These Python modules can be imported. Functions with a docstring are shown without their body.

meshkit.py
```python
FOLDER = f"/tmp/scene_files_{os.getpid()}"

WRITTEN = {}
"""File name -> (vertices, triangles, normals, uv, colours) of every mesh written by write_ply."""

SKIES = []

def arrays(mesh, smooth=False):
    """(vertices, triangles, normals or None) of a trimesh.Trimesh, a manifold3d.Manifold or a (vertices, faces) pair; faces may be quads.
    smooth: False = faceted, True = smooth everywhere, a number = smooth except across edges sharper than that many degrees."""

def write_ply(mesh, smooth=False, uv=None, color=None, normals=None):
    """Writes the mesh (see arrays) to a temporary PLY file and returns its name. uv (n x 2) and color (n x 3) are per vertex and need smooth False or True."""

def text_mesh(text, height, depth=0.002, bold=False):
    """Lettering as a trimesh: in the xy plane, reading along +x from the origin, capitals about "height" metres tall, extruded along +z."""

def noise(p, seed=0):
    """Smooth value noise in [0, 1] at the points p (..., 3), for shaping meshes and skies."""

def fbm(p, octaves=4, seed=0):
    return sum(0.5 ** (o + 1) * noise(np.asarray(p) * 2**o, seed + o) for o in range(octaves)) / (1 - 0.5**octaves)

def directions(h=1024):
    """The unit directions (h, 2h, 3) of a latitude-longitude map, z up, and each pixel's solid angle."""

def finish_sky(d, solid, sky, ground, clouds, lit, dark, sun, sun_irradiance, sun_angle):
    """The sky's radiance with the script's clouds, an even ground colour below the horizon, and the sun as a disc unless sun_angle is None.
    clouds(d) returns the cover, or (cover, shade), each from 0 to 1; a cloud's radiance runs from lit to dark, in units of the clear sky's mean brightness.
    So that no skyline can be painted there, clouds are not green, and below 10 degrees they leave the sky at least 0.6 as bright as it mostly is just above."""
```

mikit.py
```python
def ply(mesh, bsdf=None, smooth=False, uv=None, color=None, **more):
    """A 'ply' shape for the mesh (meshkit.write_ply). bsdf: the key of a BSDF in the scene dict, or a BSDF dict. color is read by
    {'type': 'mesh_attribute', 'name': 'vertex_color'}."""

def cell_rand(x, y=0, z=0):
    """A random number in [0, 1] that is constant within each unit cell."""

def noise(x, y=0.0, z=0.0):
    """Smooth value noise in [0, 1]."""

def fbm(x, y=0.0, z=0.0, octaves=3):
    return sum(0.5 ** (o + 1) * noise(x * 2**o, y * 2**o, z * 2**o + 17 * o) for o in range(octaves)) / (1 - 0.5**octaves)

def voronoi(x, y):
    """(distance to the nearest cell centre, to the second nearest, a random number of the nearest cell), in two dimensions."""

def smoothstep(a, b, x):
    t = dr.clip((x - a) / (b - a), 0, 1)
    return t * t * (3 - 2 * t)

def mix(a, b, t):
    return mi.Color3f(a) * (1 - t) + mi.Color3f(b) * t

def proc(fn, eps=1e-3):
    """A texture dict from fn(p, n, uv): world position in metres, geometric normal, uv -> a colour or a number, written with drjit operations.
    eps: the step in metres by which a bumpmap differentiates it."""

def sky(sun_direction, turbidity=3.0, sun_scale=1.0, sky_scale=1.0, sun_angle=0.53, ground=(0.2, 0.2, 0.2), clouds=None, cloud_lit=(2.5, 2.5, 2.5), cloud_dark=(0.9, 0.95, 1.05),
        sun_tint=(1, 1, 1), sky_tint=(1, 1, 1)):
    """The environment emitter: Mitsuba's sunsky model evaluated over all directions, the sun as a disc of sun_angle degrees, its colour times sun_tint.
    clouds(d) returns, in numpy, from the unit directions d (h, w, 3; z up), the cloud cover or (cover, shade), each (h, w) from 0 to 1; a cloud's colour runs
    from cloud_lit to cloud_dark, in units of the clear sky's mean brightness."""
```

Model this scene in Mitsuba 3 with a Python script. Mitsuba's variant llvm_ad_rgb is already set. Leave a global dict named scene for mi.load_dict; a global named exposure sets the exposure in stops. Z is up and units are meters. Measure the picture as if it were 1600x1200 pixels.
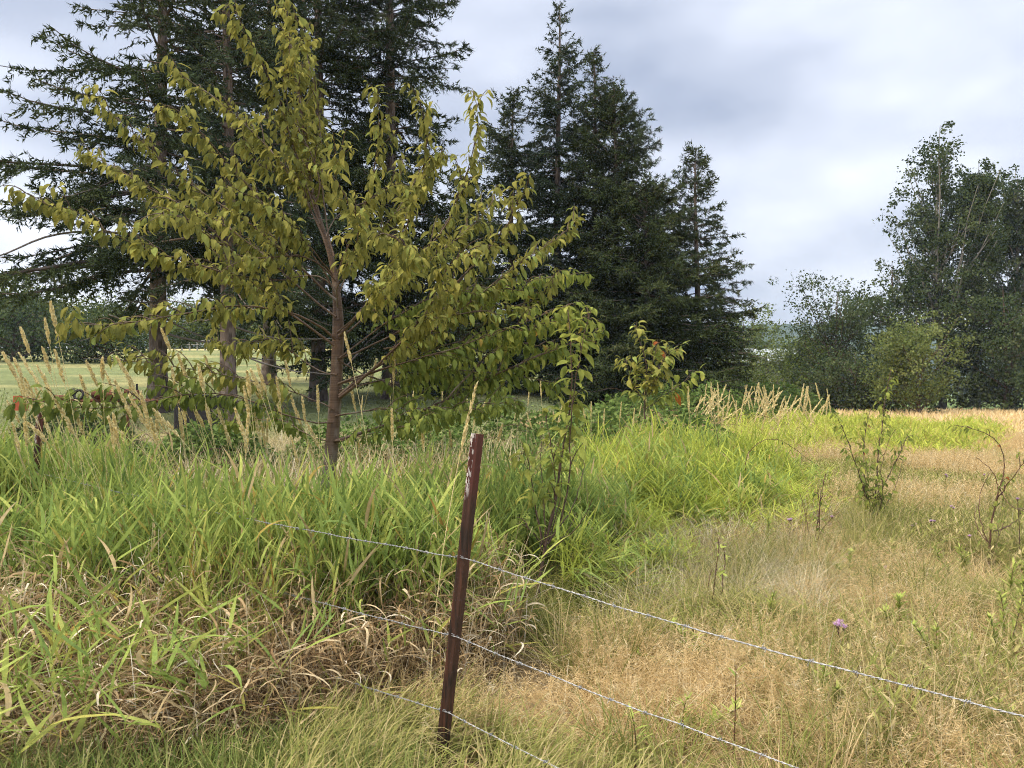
import math
import numpy as np, drjit as dr, mitsuba as mi, mikit, meshkit
from mikit import noise, fbm, smoothstep, mix
from scipy.interpolate import CubicSpline
import shapely

T = mi.ScalarTransform4f
scene, labels = {}, {}
PI = math.pi


class _P:
    """A polygon in plan with point tests."""

    def __init__(self, pts):
        self.g = shapely.Polygon(np.asarray(pts, float))
        shapely.prepare(self.g)

    def contains_points(self, q):
        return shapely.contains_xy(self.g, q[:, 0], q[:, 1])

    def contains_point(self, q):
        return bool(shapely.contains_xy(self.g, q[0], q[1]))

# ------------------------------------------------------------------ camera, sky, exposure
EYE, PITCH, FPX = 1.45, math.radians(0.715), 1202.0      # eye height, tilt up, focal length in photo pixels (1600 wide)
scene['camera'] = {'type': 'perspective', 'fov': math.degrees(2 * math.atan(800 / FPX)), 'fov_axis': 'x', 'near_clip': 0.05, 'far_clip': 5000.0,
                   'to_world': T().look_at(origin=[0, 0, EYE], target=[0, math.cos(PITCH), EYE + math.sin(PITCH)], up=[0, 0, 1])}


def cloud_fn(d):
    z = np.maximum(d[..., 2], 0.0)
    q = np.stack([d[..., 0] / (z + 0.42), d[..., 1] / (z + 0.42), z * 2.2 + 3.1], -1)
    big = meshkit.fbm(q * np.array([1.5, 1.5, 1.2]), 5, 3)
    fine = meshkit.fbm(q * np.array([4.0, 4.0, 2.6]) + 7.0, 5, 9)
    az = np.arctan2(d[..., 0], d[..., 1])
    glow = np.exp(-((az + 0.45) ** 2) / 0.18) + 0.25
    low = np.exp(-(((z - 0.055) / 0.05) ** 2))
    shade = 0.990 - 0.72 * np.clip((z - 0.44) / 0.56, 0, 1) + 0.38 * (big - 0.5) + 0.17 * (fine - 0.5) - 0.12 * np.clip(glow, 0, 1) - 0.03 * low      # an overcast sky is brightest overhead
    return np.ones_like(z), np.clip(shade, 0, 1)


scene['daylight'] = mikit.sky((-0.55, -0.30, 0.85), turbidity=4, sun_scale=0.3, sun_angle=14, clouds=cloud_fn, cloud_lit=(4.8, 4.85, 5.0), cloud_dark=(.35, .43, .62), ground=(0.16, 0.16, 0.09))
exposure = 3.2


# ------------------------------------------------------------------ helpers
def at(u, v, Y):
    """The point at distance Y in front of the camera that the photo shows at pixel (u, v)."""
    a, b = (u - 800.0) / FPX, (600.0 - v) / FPX
    fy, fz = math.cos(PITCH) - b * math.sin(PITCH), math.sin(PITCH) + b * math.cos(PITCH)
    return np.array([a / fy * Y, Y, EYE + fz / fy * Y])


def sst(a, b, x):
    t = np.clip((x - a) / (b - a), 0, 1)
    return t * t * (3 - 2 * t)


def ground_z(x, y):
    x, y = np.asarray(x, float), np.asarray(y, float)
    ramp = np.log1p(np.exp((np.minimum(y, 95) - 17.0) / 2.5)) * 2.5 * 0.09
    h = ramp * sst(15, -3, x)
    p = np.stack([x * 0.8, y * 0.8, x * 0 + 0.5], -1)
    h = h + 0.10 * (meshkit.fbm(p, 3, 4) - 0.5) * sst(60, 10, y) * sst(1.0, 5.0, np.hypot(x, y))
    h = h + 0.10 * np.exp(-((x + 1.0) / 4.0) ** 2 - ((y - 9.5) / 3.0) ** 2)
    return h


def numbered(key):
    if key not in scene:
        return key
    k = 1
    while f'{key}_{k:03d}' in scene:
        k += 1
    return f'{key}_{k:03d}'


_taken = set()


def thing(name, label, cat, group=None, kind=None):
    key, k = name, 0
    while key in _taken:
        k += 1
        key = f'{name}_{k:03d}'
    _taken.add(key)
    labels[key] = {'label': label, 'category': cat}
    if group:
        labels[key]['group'] = group
    if kind:
        labels[key]['kind'] = kind
    return key


class MB:
    """Collects vertices, faces and uv of one mesh."""

    def __init__(self):
        self.v, self.f, self.u, self.n = [], [], [], 0

    def add(self, v, f, uv):
        if len(v) == 0:
            return self
        self.v.append(v); self.f.append(np.asarray(f) + self.n); self.u.append(uv); self.n += len(v)
        return self

    def put(self, key, bsdf, smooth=False):
        if not self.v:
            return None
        key = numbered(key)
        scene[key] = mikit.ply((np.vstack(self.v), np.vstack(self.f)), bsdf, smooth=smooth, uv=np.vstack(self.u) if isinstance(smooth, bool) else None)
        return key


def unit(a):
    return a / np.maximum(np.linalg.norm(a, axis=-1, keepdims=True), 1e-9)


def tubes(P, R, sides=6, u=None):
    """Tubes along N polylines of n points each: P (N, n, 3), R (N, n)."""
    P, R = np.asarray(P, float), np.asarray(R, float)
    N, n, _ = P.shape
    t = unit(np.gradient(P, axis=1))
    ref = np.where(np.abs(t[:, :1, 2:3]) < 0.8, np.array([0, 0, 1.0]), np.array([1.0, 0, 0]))
    a = unit(np.cross(t, np.broadcast_to(ref, t.shape)))
    b = np.cross(t, a)
    ang = np.arange(sides) * 2 * PI / sides
    ring = a[:, :, None] * np.cos(ang)[None, None, :, None] + b[:, :, None] * np.sin(ang)[None, None, :, None]
    V = P[:, :, None] + ring * R[:, :, None, None]
    i, j = np.meshgrid(np.arange(n - 1), np.arange(sides), indexing='ij')
    q = np.stack([i * sides + j, i * sides + (j + 1) % sides, (i + 1) * sides + (j + 1) % sides, (i + 1) * sides + j], -1).reshape(-1, 4)
    F = np.vstack([q[:, [0, 1, 2]], q[:, [0, 2, 3]]])
    F = (F[None] + (np.arange(N) * n * sides)[:, None, None]).reshape(-1, 3)
    uu = np.full(N, 0.5) if u is None else np.asarray(u)
    UV = np.stack([np.broadcast_to(uu[:, None, None], (N, n, sides)), np.broadcast_to(np.linspace(0, 1, n)[None, :, None], (N, n, sides))], -1)
    return V.reshape(-1, 3), F, UV.reshape(-1, 2)


def curve(pts, n):
    """n points of a smooth curve through pts."""
    pts = np.asarray(pts, float)
    if len(pts) == 2:
        return pts[0] + (pts[1] - pts[0]) * np.linspace(0, 1, n)[:, None]
    s = np.r_[0, np.cumsum(np.linalg.norm(np.diff(pts, axis=0), axis=1))]
    return CubicSpline(s, pts)(np.linspace(0, s[-1], n))


def ribbons(base, az, th0, bend, length, width, n=4, u=None, roll=0.0, prof='blade', azd=0.0, v0=0.0, v1=1.0):
    """N flat blades: from base, leaning th0 (from upright) towards az and bending by `bend` over their length."""
    base = np.asarray(base, float)
    N = len(base)
    B = lambda x: np.broadcast_to(np.asarray(x, float), (N,))
    az, th0, bend, length, width, roll, azd = map(B, (az, th0, bend, length, width, roll, azd))
    s = (np.arange(n) + 0.5) / n
    th = th0[:, None] + bend[:, None] * s
    aa = az[:, None] + azd[:, None] * s
    d = np.stack([np.sin(th) * np.cos(aa), np.sin(th) * np.sin(aa), np.cos(th)], -1)
    P = np.concatenate([base[:, None], base[:, None] + np.cumsum(d * (length / n)[:, None, None], 1)], 1)
    t = unit(np.concatenate([d[:, :1], (d[:, 1:] + d[:, :-1]) / 2, d[:, -1:]], 1))
    side = np.stack([-np.sin(az), np.cos(az), az * 0], -1)[:, None]
    side = unit(side - (side * t).sum(-1, keepdims=True) * t)
    nor = np.cross(t, side)
    side = side * np.cos(roll)[:, None, None] + nor * np.sin(roll)[:, None, None]
    q = np.linspace(0, 1, n + 1)
    if prof == 'blade':
        w = np.interp(q, [0, 0.15, 0.4, 0.7, 1], [0.55, 0.95, 1.0, 0.7, 0.0])
    elif prof == 'stem':
        w = np.interp(q, [0, 1], [1.0, 0.5])
    else:
        w = np.interp(q, [0, 0.3, 0.7, 1], [0.3, 1.0, 0.8, 0.1])
    W = width[:, None, None] * 0.5 * w[None, :, None]
    V = np.stack([P - side * W, P + side * W], 2)
    k = np.arange(n) * 2
    f = np.vstack([np.stack([k, k + 1, k + 3], 1), np.stack([k, k + 3, k + 2], 1)])
    if prof == 'blade':
        f = np.delete(f, n - 1, axis=0) if False else f
        f = f[~((f == 2 * n).any(1) & (f == 2 * n + 1).any(1))] if n >= 1 else f
    F = (f[None] + (np.arange(N) * 2 * (n + 1))[:, None, None]).reshape(-1, 3)
    uu = np.full(N, 0.5) if u is None else B(u)
    UV = np.stack([np.broadcast_to(uu[:, None, None], (N, n + 1, 2)), np.broadcast_to((v0 + (v1 - v0) * q)[None, :, None], (N, n + 1, 2))], -1)
    return V.reshape(-1, 3), F, UV.reshape(-1, 2), P


def ribbon_point(base, az, th0, bend, length, s, azd=0.0):
    """The points at fraction s along such blades, and the lean there."""
    m = 8
    out = np.array(base, float)
    for k in range(m):
        th = th0 + bend * s * (k + 0.5) / m
        out = out + np.stack([np.sin(th) * np.cos(az), np.sin(th) * np.sin(az), np.cos(th)], -1) * (length * s / m)[:, None]
    return out, th0 + bend * s


def inside(poly, n, rng):
    poly = np.asarray(poly, float)
    lo, hi = poly.min(0), poly.max(0)
    out, p = [], _P(poly)
    while sum(map(len, out)) < n:
        q = rng.random((n * 2, 2)) * (hi - lo) + lo
        out.append(q[p.contains_points(q)])
    return np.vstack(out)[:n]


def on_ground(xy, dz=0.0):
    return np.column_stack([xy, ground_z(xy[:, 0], xy[:, 1]) + dz])


# ------------------------------------------------------------------ materials
def srgb(*c):
    return [(x / 255 / 12.92 if x <= 10 else ((x / 255 + 0.055) / 1.055) ** 2.4) for x in c]


def ramp_fn(stops, vdark=None, amp=0.25, freq=30.0):
    """A colour by the piece's random number u (stops: (u, colour)), with a little grain along the piece."""
    def fn(p, n, uv):
        u, c = uv.x, mi.Color3f(stops[0][1])
        for (a, ca), (b, cb) in zip(stops[:-1], stops[1:]):
            t = dr.clip((u - a) / (b - a), 0, 1)
            c = dr.select(u > a, mix(mi.Color3f(ca), mi.Color3f(cb), t), c)
        g = 1 - amp + 2 * amp * noise(p.x * freq, p.y * freq, p.z * freq)
        if vdark is not None:
            c = mix(mi.Color3f(vdark), c, smoothstep(0.0, 0.45, uv.y))
        return c * g
    return fn


def leaf_mat(key, stops, trans=0.7, rough=0.45, amp=0.22, freq=30.0, vdark=None, eta=1.4):
    scene[key] = {'type': 'principledthin', 'base_color': mikit.proc(ramp_fn(stops, vdark, amp, freq)), 'roughness': rough, 'diff_trans': trans, 'eta': eta}


def solid_mat(key, fn, rough=0.8, spec=0.3):
    scene[key] = {'type': 'twosided', 'b': {'type': 'principled', 'base_color': mikit.proc(fn), 'roughness': rough, 'specular': spec}}


leaf_mat('m_reed', [(0, (.17, .25, .075)), (.45, (.29, .38, .095)), (.78, (.43, .465, .13)), (.9, (.40, .37, .10)), (.97, (.44, .27, .08)), (1, (.45, .36, .2))], trans=0.75, rough=0.4)
leaf_mat('m_lime', [(0, (.26, .33, .07)), (.5, (.41, .47, .085)), (.85, (.52, .54, .12)), (1, (.42, .36, .12))], trans=0.75, rough=0.4)
leaf_mat('m_dead', [(0, (.12, .07, .04)), (.35, (.38, .27, .14)), (.7, (.56, .46, .29)), (1, (.78, .72, .60))], trans=0.5, rough=0.7)
leaf_mat('m_dry', [(0, (.36, .27, .12)), (.4, (.60, .46, .235)), (.8, (.72, .59, .35)), (1, (.74, .68, .48))], trans=0.8, rough=0.7, amp=0.15)
leaf_mat('m_straw', [(0, (.26, .23, .10)), (.4, (.38, .32, .16)), (.75, (.47, .42, .25)), (1, (.58, .53, .40))], trans=0.5, rough=0.6)
leaf_mat('m_mixed', [(0, (.16, .19, .05)), (.4, (.26, .27, .08)), (.7, (.38, .34, .14)), (1, (.48, .40, .22))], trans=0.6, rough=0.6)
leaf_mat('m_short', [(0, (.10, .15, .04)), (.5, (.19, .24, .065)), (1, (.38, .36, .15))], trans=0.6, rough=0.5)
leaf_mat('m_seed', [(0, (.62, .52, .25)), (1, (.88, .80, .50))], trans=0.5, rough=0.7, amp=0.3, freq=120)
leaf_mat('m_cherry', [(0, (.13, .14, .045)), (.35, (.255, .26, .072)), (.62, (.37, .345, .09)), (.8, (.25, .31, .09)), (.94, (.36, .42, .12)), (.97, (.34, .17, .04)), (1, (.45, .15, .05))], trans=0.75, rough=0.33, amp=0.18, freq=25, eta=1.5)
leaf_mat('m_cherry_green', [(0, (.13, .175, .05)), (.5, (.22, .27, .066)), (.8, (.30, .335, .08)), (.93, (.38, .39, .10)), (.965, (.34, .17, .05)), (1, (.45, .16, .05))], trans=0.75, rough=0.33, amp=0.18, freq=25, eta=1.5)
leaf_mat('m_fir', [(0, (.022, .034, .018)), (.5, (.048, .068, .030)), (.85, (.075, .098, .040)), (1, (.125, .13, .06))], trans=0.25, rough=0.6, amp=0.3, freq=3)
leaf_mat('m_fir_b', [(0, (.026, .042, .027)), (.5, (.054, .078, .043)), (.85, (.08, .105, .055)), (1, (.14, .135, .075))], trans=0.25, rough=0.6, amp=0.3, freq=3)
leaf_mat('m_wood_far', [(0, (.045, .065, .02)), (.5, (.085, .115, .032)), (1, (.15, .18, .05))], trans=0.5, rough=0.5, amp=0.3, freq=1.0)
leaf_mat('m_alder', [(0, (.075, .11, .035)), (.5, (.14, .18, .06)), (1, (.24, .27, .10))], trans=0.6, rough=0.45, amp=0.3, freq=1.5)
leaf_mat('m_cotton', [(0, (.032, .052, .022)), (.5, (.062, .09, .036)), (1, (.14, .165, .08))], trans=0.5, rough=0.4, amp=0.3, freq=1.5)
leaf_mat('m_bramble', [(0, (.05, .09, .025)), (.5, (.10, .16, .045)), (.85, (.17, .23, .07)), (1, (.27, .30, .12))], trans=0.5, rough=0.45, amp=0.2, freq=12)
leaf_mat('m_weed', [(0, (.24, .31, .08)), (.6, (.38, .44, .11)), (1, (.50, .52, .18))], trans=0.6, rough=0.5, amp=0.15)
leaf_mat('m_pasture', [(0, (.15, .18, .065)), (.6, (.19, .21, .085)), (1, (.26, .26, .12))], trans=0.8, rough=0.6)
leaf_mat('m_pink', [(0, (.45, .25, .48)), (.6, (.62, .42, .66)), (1, (.72, .62, .70))], trans=0.5, rough=0.7)


def ground_col(p, n, uv):
    g = fbm(p.x * 1.1, p.y * 1.1, 0.0, 3)
    s = noise(p.x * 38, p.y * 38, 2.0)
    c = mix((.10, .075, .045), (.30, .21, .105), s)
    c = mix(c, mi.Color3f(.15, .15, .055), smoothstep(.48, .68, g) * .7)
    far = smoothstep(14.0, 24.0, p.y)
    past = mix((.085, .105, .042), (.125, .14, .062), fbm(p.x * .25, p.y * .6, 1.0, 3))
    past = mix(past, mi.Color3f(.20, .185, .085), smoothstep(.5, .72, fbm(p.x * .16, p.y * .35, 12.0, 4)) * .7)
    past = past * (0.70 + 0.30 * noise(p.x * 5, p.y * 3, 0.0) + 0.35 * fbm(p.x * .5, p.y * .9, 7.0, 3))
    tan = mix((.36, .26, .12), (.44, .33, .17), fbm(p.x * .6, p.y * .3, 4.0, 3)) * (0.8 + 0.4 * noise(p.x * 6, p.y * 3, 0.0))
    c = mix(c, mix(past, tan, smoothstep(5.0, 13.0, p.x)), far)
    pale = smoothstep(86.0, 90.0, p.y) * smoothstep(100.0, 94.0, p.y)
    c = mix(c, mi.Color3f(.40, .34, .17), pale * .45)
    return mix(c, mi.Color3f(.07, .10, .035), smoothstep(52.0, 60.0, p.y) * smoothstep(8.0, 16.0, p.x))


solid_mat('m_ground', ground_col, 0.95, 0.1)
solid_mat('m_hill', lambda p, n, uv: mix((.030, .047, .030), (.05, .075, .04), noise(p.x * .12, p.y * .12, p.z * .3)), 0.95, 0.1)


def bark_fir(p, n, uv):
    a = dr.atan2(n.y, n.x)
    g = noise(a * 5, p.z * 1.3, p.x * .2)
    h = noise(a * 16, p.z * 6, 3.0)
    return mix((.085, .065, .052), (.24, .195, .165), smoothstep(.25, .8, g * .5 + h * .5))


def bark_cherry(p, n, uv):
    band = noise(p.x * 6, p.y * 6, p.z * 130)
    patch = fbm(p.x * 14, p.y * 14, p.z * 6, 3)
    lowgrey = smoothstep(1.15, 0.85, p.z)
    c = mix((.060, .034, .020), (.145, .092, .055), band)
    c = mix(c, mi.Color3f(.21, .18, .15), dr.maximum(smoothstep(.55, .75, patch) * .6, lowgrey * .75 * smoothstep(.25, .5, band)))
    return c


solid_mat('m_bark_fir', bark_fir, 0.9, 0.2)
solid_mat('m_bark_cherry', bark_cherry, 0.5, 0.4)
solid_mat('m_twig', lambda p, n, uv: mix((.06, .04, .032), (.15, .10, .075), noise(p.x * 60, p.y * 60, p.z * 60)), 0.7, 0.3)
solid_mat('m_cane', lambda p, n, uv: mix((.055, .028, .022), (.13, .065, .042), noise(p.x * 30, p.y * 30, p.z * 30)), 0.6, 0.3)
solid_mat('m_deadwood', lambda p, n, uv: mix((.16, .14, .125), (.30, .27, .24), noise(p.x * 9, p.y * 9, p.z * 9)), 0.9, 0.2)
solid_mat('m_bark_pale', lambda p, n, uv: mix((.16, .15, .13), (.32, .31, .28), noise(p.x * 4, p.y * 4, p.z * 1.5)), 0.9, 0.2)


def rust_post(p, n, uv):
    g = fbm(p.x * 40, p.y * 40, p.z * 9, 4)
    streak = noise(p.x * 160, p.y * 160, p.z * 5)
    c = mix((.020, .013, .010), (.058, .026, .017), smoothstep(.3, .7, g))
    c = mix(c, mi.Color3f(.11, .04, .022), smoothstep(.62, .8, streak) * .5)
    top = smoothstep(1.02, 1.10, p.z)
    c = mix(c, mi.Color3f(.085, .024, .018), top * .8)
    chips = smoothstep(.50, .56, fbm(p.x * 190, p.y * 190, p.z * 45, 3)) * top * smoothstep(.36, .22, uv.x)
    return mix(c, mi.Color3f(.62, .58, .55), chips)


solid_mat('m_post', rust_post, 0.55, 0.4)
scene['m_wire'] = {'type': 'twosided', 'b': {'type': 'principled', 'base_color': mikit.proc(lambda p, n, uv: mix((.24, .25, .26), (.46, .47, .48), noise(p.x * 90, p.y * 90, p.z * 90))), 'roughness': 0.42, 'metallic': 0.55}}
solid_mat('m_rust', lambda p, n, uv: mix(mix((.07, .030, .018), (.19, .075, .038), fbm(p.x * 7, p.y * 7, p.z * 7, 3)), mi.Color3f(.05, .03, .025), smoothstep(.6, .75, fbm(p.x * 3, p.y * 3, p.z * 5 + 9, 3))), 0.8, 0.25)
solid_mat('m_redpaint', lambda p, n, uv: mix((.30, .06, .03), (.40, .11, .05), fbm(p.x * 9, p.y * 9, p.z * 9, 3)), 0.7, 0.3)
solid_mat('m_black', lambda p, n, uv: mix((.010, .010, .011), (.028, .027, .027), fbm(p.x * 6, p.y * 6, p.z * 6, 3)), 0.6, 0.3)
solid_mat('m_rail', lambda p, n, uv: mix((.22, .21, .19), (.32, .31, .28), noise(p.x * 3, p.y * 3, p.z * 9)), 0.9, 0.2)
solid_mat('m_roof', lambda p, n, uv: mix((.24, .29, .31), (.36, .40, .42), noise(p.x * .7, p.y * .3, p.z * .4)), 0.5, 0.3)
solid_mat('m_wallpaint', lambda p, n, uv: mix((.40, .42, .38), (.5, .5, .46), noise(p.x * .9, p.y * .9, p.z * .5)), 0.8, 0.2)

# ------------------------------------------------------------------ ground
def grid_axis(near, far, step, grow):
    a = [0.0]
    while a[-1] < far:
        s = step if a[-1] < near else min(step * (1 + grow * (a[-1] - near)), 60)
        a.append(a[-1] + s)
    return np.array(a)


ax = grid_axis(5, 900, 0.3, 0.25)
xs = np.r_[-ax[:0:-1], ax]
ys = np.r_[-grid_axis(4, 80, 0.3, .2)[:0:-1], grid_axis(9, 1300, 0.3, 0.25)]
X, Y = np.meshgrid(xs, ys, indexing='ij')
Z = ground_z(X, Y)
i, j = np.meshgrid(np.arange(len(xs) - 1), np.arange(len(ys) - 1), indexing='ij')
m = len(ys)
q = np.stack([i * m + j, (i + 1) * m + j, (i + 1) * m + j + 1, i * m + j + 1], -1).reshape(-1, 4)
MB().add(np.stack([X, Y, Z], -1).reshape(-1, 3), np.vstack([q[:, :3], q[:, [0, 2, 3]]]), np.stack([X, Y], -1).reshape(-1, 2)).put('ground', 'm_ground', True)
labels['ground'] = {'label': 'uneven dry field and sloping pasture under all the plants', 'category': 'ground', 'kind': 'structure'}

# far wooded hill
rng = np.random.default_rng(5)
hx = np.linspace(-500, 1100, 500)
top = 56 + 62 * meshkit.fbm(np.stack([hx * .004, hx * 0, hx * 0], -1), 3, 2) + 7 * meshkit.fbm(np.stack([hx * .09, hx * 0, hx * 0 + 3], -1), 3, 6)
rows = [np.stack([hx, 900 + 0 * hx, -5 + 0 * hx], -1), np.stack([hx, 960 + 0 * hx, top * .55], -1), np.stack([hx, 1020 + 0 * hx, top], -1), np.stack([hx, 1120 + 0 * hx, top * .7 - 8], -1), np.stack([hx, 1260 + 0 * hx, -5 + 0 * hx], -1)]
V = np.vstack(rows)
a = np.arange(499)
F = np.vstack([np.vstack([np.stack([r * 500 + a, r * 500 + a + 1, r * 500 + 500 + a + 1], 1), np.stack([r * 500 + a, r * 500 + 500 + a + 1, r * 500 + 500 + a], 1)]) for r in range(4)])
MB().add(V, F, V[:, :2] * .01).put('hills', 'm_hill', False)
labels['hills'] = {'label': 'distant low wooded hill on the horizon', 'category': 'hill', 'kind': 'structure'}


# ------------------------------------------------------------------ conifers
def conifer(name, label, u, Y, top_z, R, crown0, nb, seed, p=0.8, r0=0.25, mat='m_fir', lean=0.0, dead=0, dens=1.0, droop=0.35, sides=None, group=None, base_flare=1.35, twig=0.30, leader=True):
    rng = np.random.default_rng(seed)
    x0 = (u - 800) / FPX * Y
    z0 = float(ground_z(x0, Y)) - 0.1
    H = top_z - z0
    key = thing(name, label, 'tree', group)
    s = np.linspace(0, 1, 14)
    wob = np.stack([0.10 * np.sin(s * 5 + seed), 0.10 * np.cos(s * 4 + seed * 2), s * 0], -1) * s[:, None]
    trunk = np.stack([x0 + lean * s * H, Y + 0 * s, z0 + s * H], -1) + wob
    rad = r0 * (1 - s) ** 0.8 + 0.012
    rad[0] *= base_flare
    MB().add(*tubes(trunk[None], rad[None], 14)).put(key + '__trunk', 'm_bark_fir', True)
    tp = lambda t: np.stack([np.interp(t, s, trunk[:, k]) for k in range(3)], -1)
    # live branches
    t = crown0 + (0.985 - crown0) * rng.random(nb) ** 0.9
    L = (R * ((1 - t) / (1 - crown0)) ** p * (0.55 + 0.6 * rng.random(nb)) + 0.22) * np.where(rng.random(nb) < .12, 1.2, 1.0)
    az = rng.random(nb) * 2 * PI
    if sides is not None:                                        # fuller to one side (crowded trees)
        L *= 0.72 + 0.42 * np.cos(az - sides)
    e0 = np.interp(t, [crown0, .6, 1], [-0.06, 0.22, 0.85]) + rng.normal(0, .13, nb)
    n = 7
    k = (np.arange(n - 1) + .5) / (n - 1)
    e = e0[:, None] - droop * 2.2 * k * np.minimum(L, 4)[:, None] / 3 + (droop * 2.4) * k ** 2.5 * np.minimum(L, 4)[:, None] / 3
    aa = az[:, None] + rng.normal(0, .16, nb)[:, None] * k
    d = np.stack([np.cos(e) * np.cos(aa), np.cos(e) * np.sin(aa), np.sin(e)], -1)
    P0 = tp(t)
    P = np.concatenate([P0[:, None], P0[:, None] + np.cumsum(d * (L / (n - 1))[:, None, None], 1)], 1)
    br = (0.008 + 0.010 * L)[:, None] * np.linspace(1, .25, n)
    MB().add(*tubes(P, br, 3)).put(key + '__branches', 'm_bark_fir', True)
    labels[key + '__branches'] = {'kind': 'stuff'}
    # dead bare limbs low on the trunk
    if dead:
        td = crown0 * (0.45 + 0.55 * rng.random(dead))
        ad = rng.random(dead) * 2 * PI
        Ld = R * (.35 + .6 * rng.random(dead))
        kk = np.linspace(0, 1, 7)
        ed = rng.normal(-.1, .18, dead)
        D = np.stack([np.cos(ad), np.sin(ad), np.tan(ed)], -1)
        Pd = tp(td)[:, None] + D[:, None] * (Ld[:, None] * kk)[..., None] + np.stack([0 * kk, 0 * kk, -.16 * np.sin(kk * 4)], -1)[None] * Ld[:, None, None] * .3 + rng.normal(0, .035, (dead, 7, 3)) * kk[None, :, None]
        for q in range(dead):
            MB().add(*tubes(Pd[q:q + 1], ((.012 + .007 * Ld[q]) * np.linspace(1, .3, 7))[None], 4)).put(key + '__dead_limb', 'm_deadwood', True)
    # twigs along the branches, sprays along the twigs
    nt = np.maximum(5, (L / 0.095 * dens)).astype(int)
    bi = np.repeat(np.arange(nb), nt)
    sv = 0.13 + 0.87 * rng.random(len(bi)) ** .8
    f = sv * (n - 1)
    i0 = np.minimum(f.astype(int), n - 2)
    fr = (f - i0)[:, None]
    tpos = P[bi, i0] * (1 - fr) + P[bi, i0 + 1] * fr
    tdir = d[bi, i0]
    sidev = unit(np.cross(tdir, np.array([0, 0, 1.0])))
    sg = np.where(rng.random(len(bi)) < .5, 1, -1)[:, None]
    tw = unit(tdir * (.45 + .3 * rng.random((len(bi), 1))) + sidev * sg * (.35 + .6 * rng.random((len(bi), 1))) + np.array([0, 0, 1.0]) * rng.normal(-.16, .22, (len(bi), 1)))
    tl = np.minimum((L[bi] * twig * (1.12 - sv) + .10) * (.5 + .8 * rng.random(len(bi))), 1.1)
    ns = np.maximum(2, (tl / 0.037)).astype(int)
    ti = np.repeat(np.arange(len(bi)), ns)
    N = len(ti)
    w = rng.random(N)
    hang = np.stack([0 * w, 0 * w, -.22 * tl[ti] * w ** 2], -1)
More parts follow.
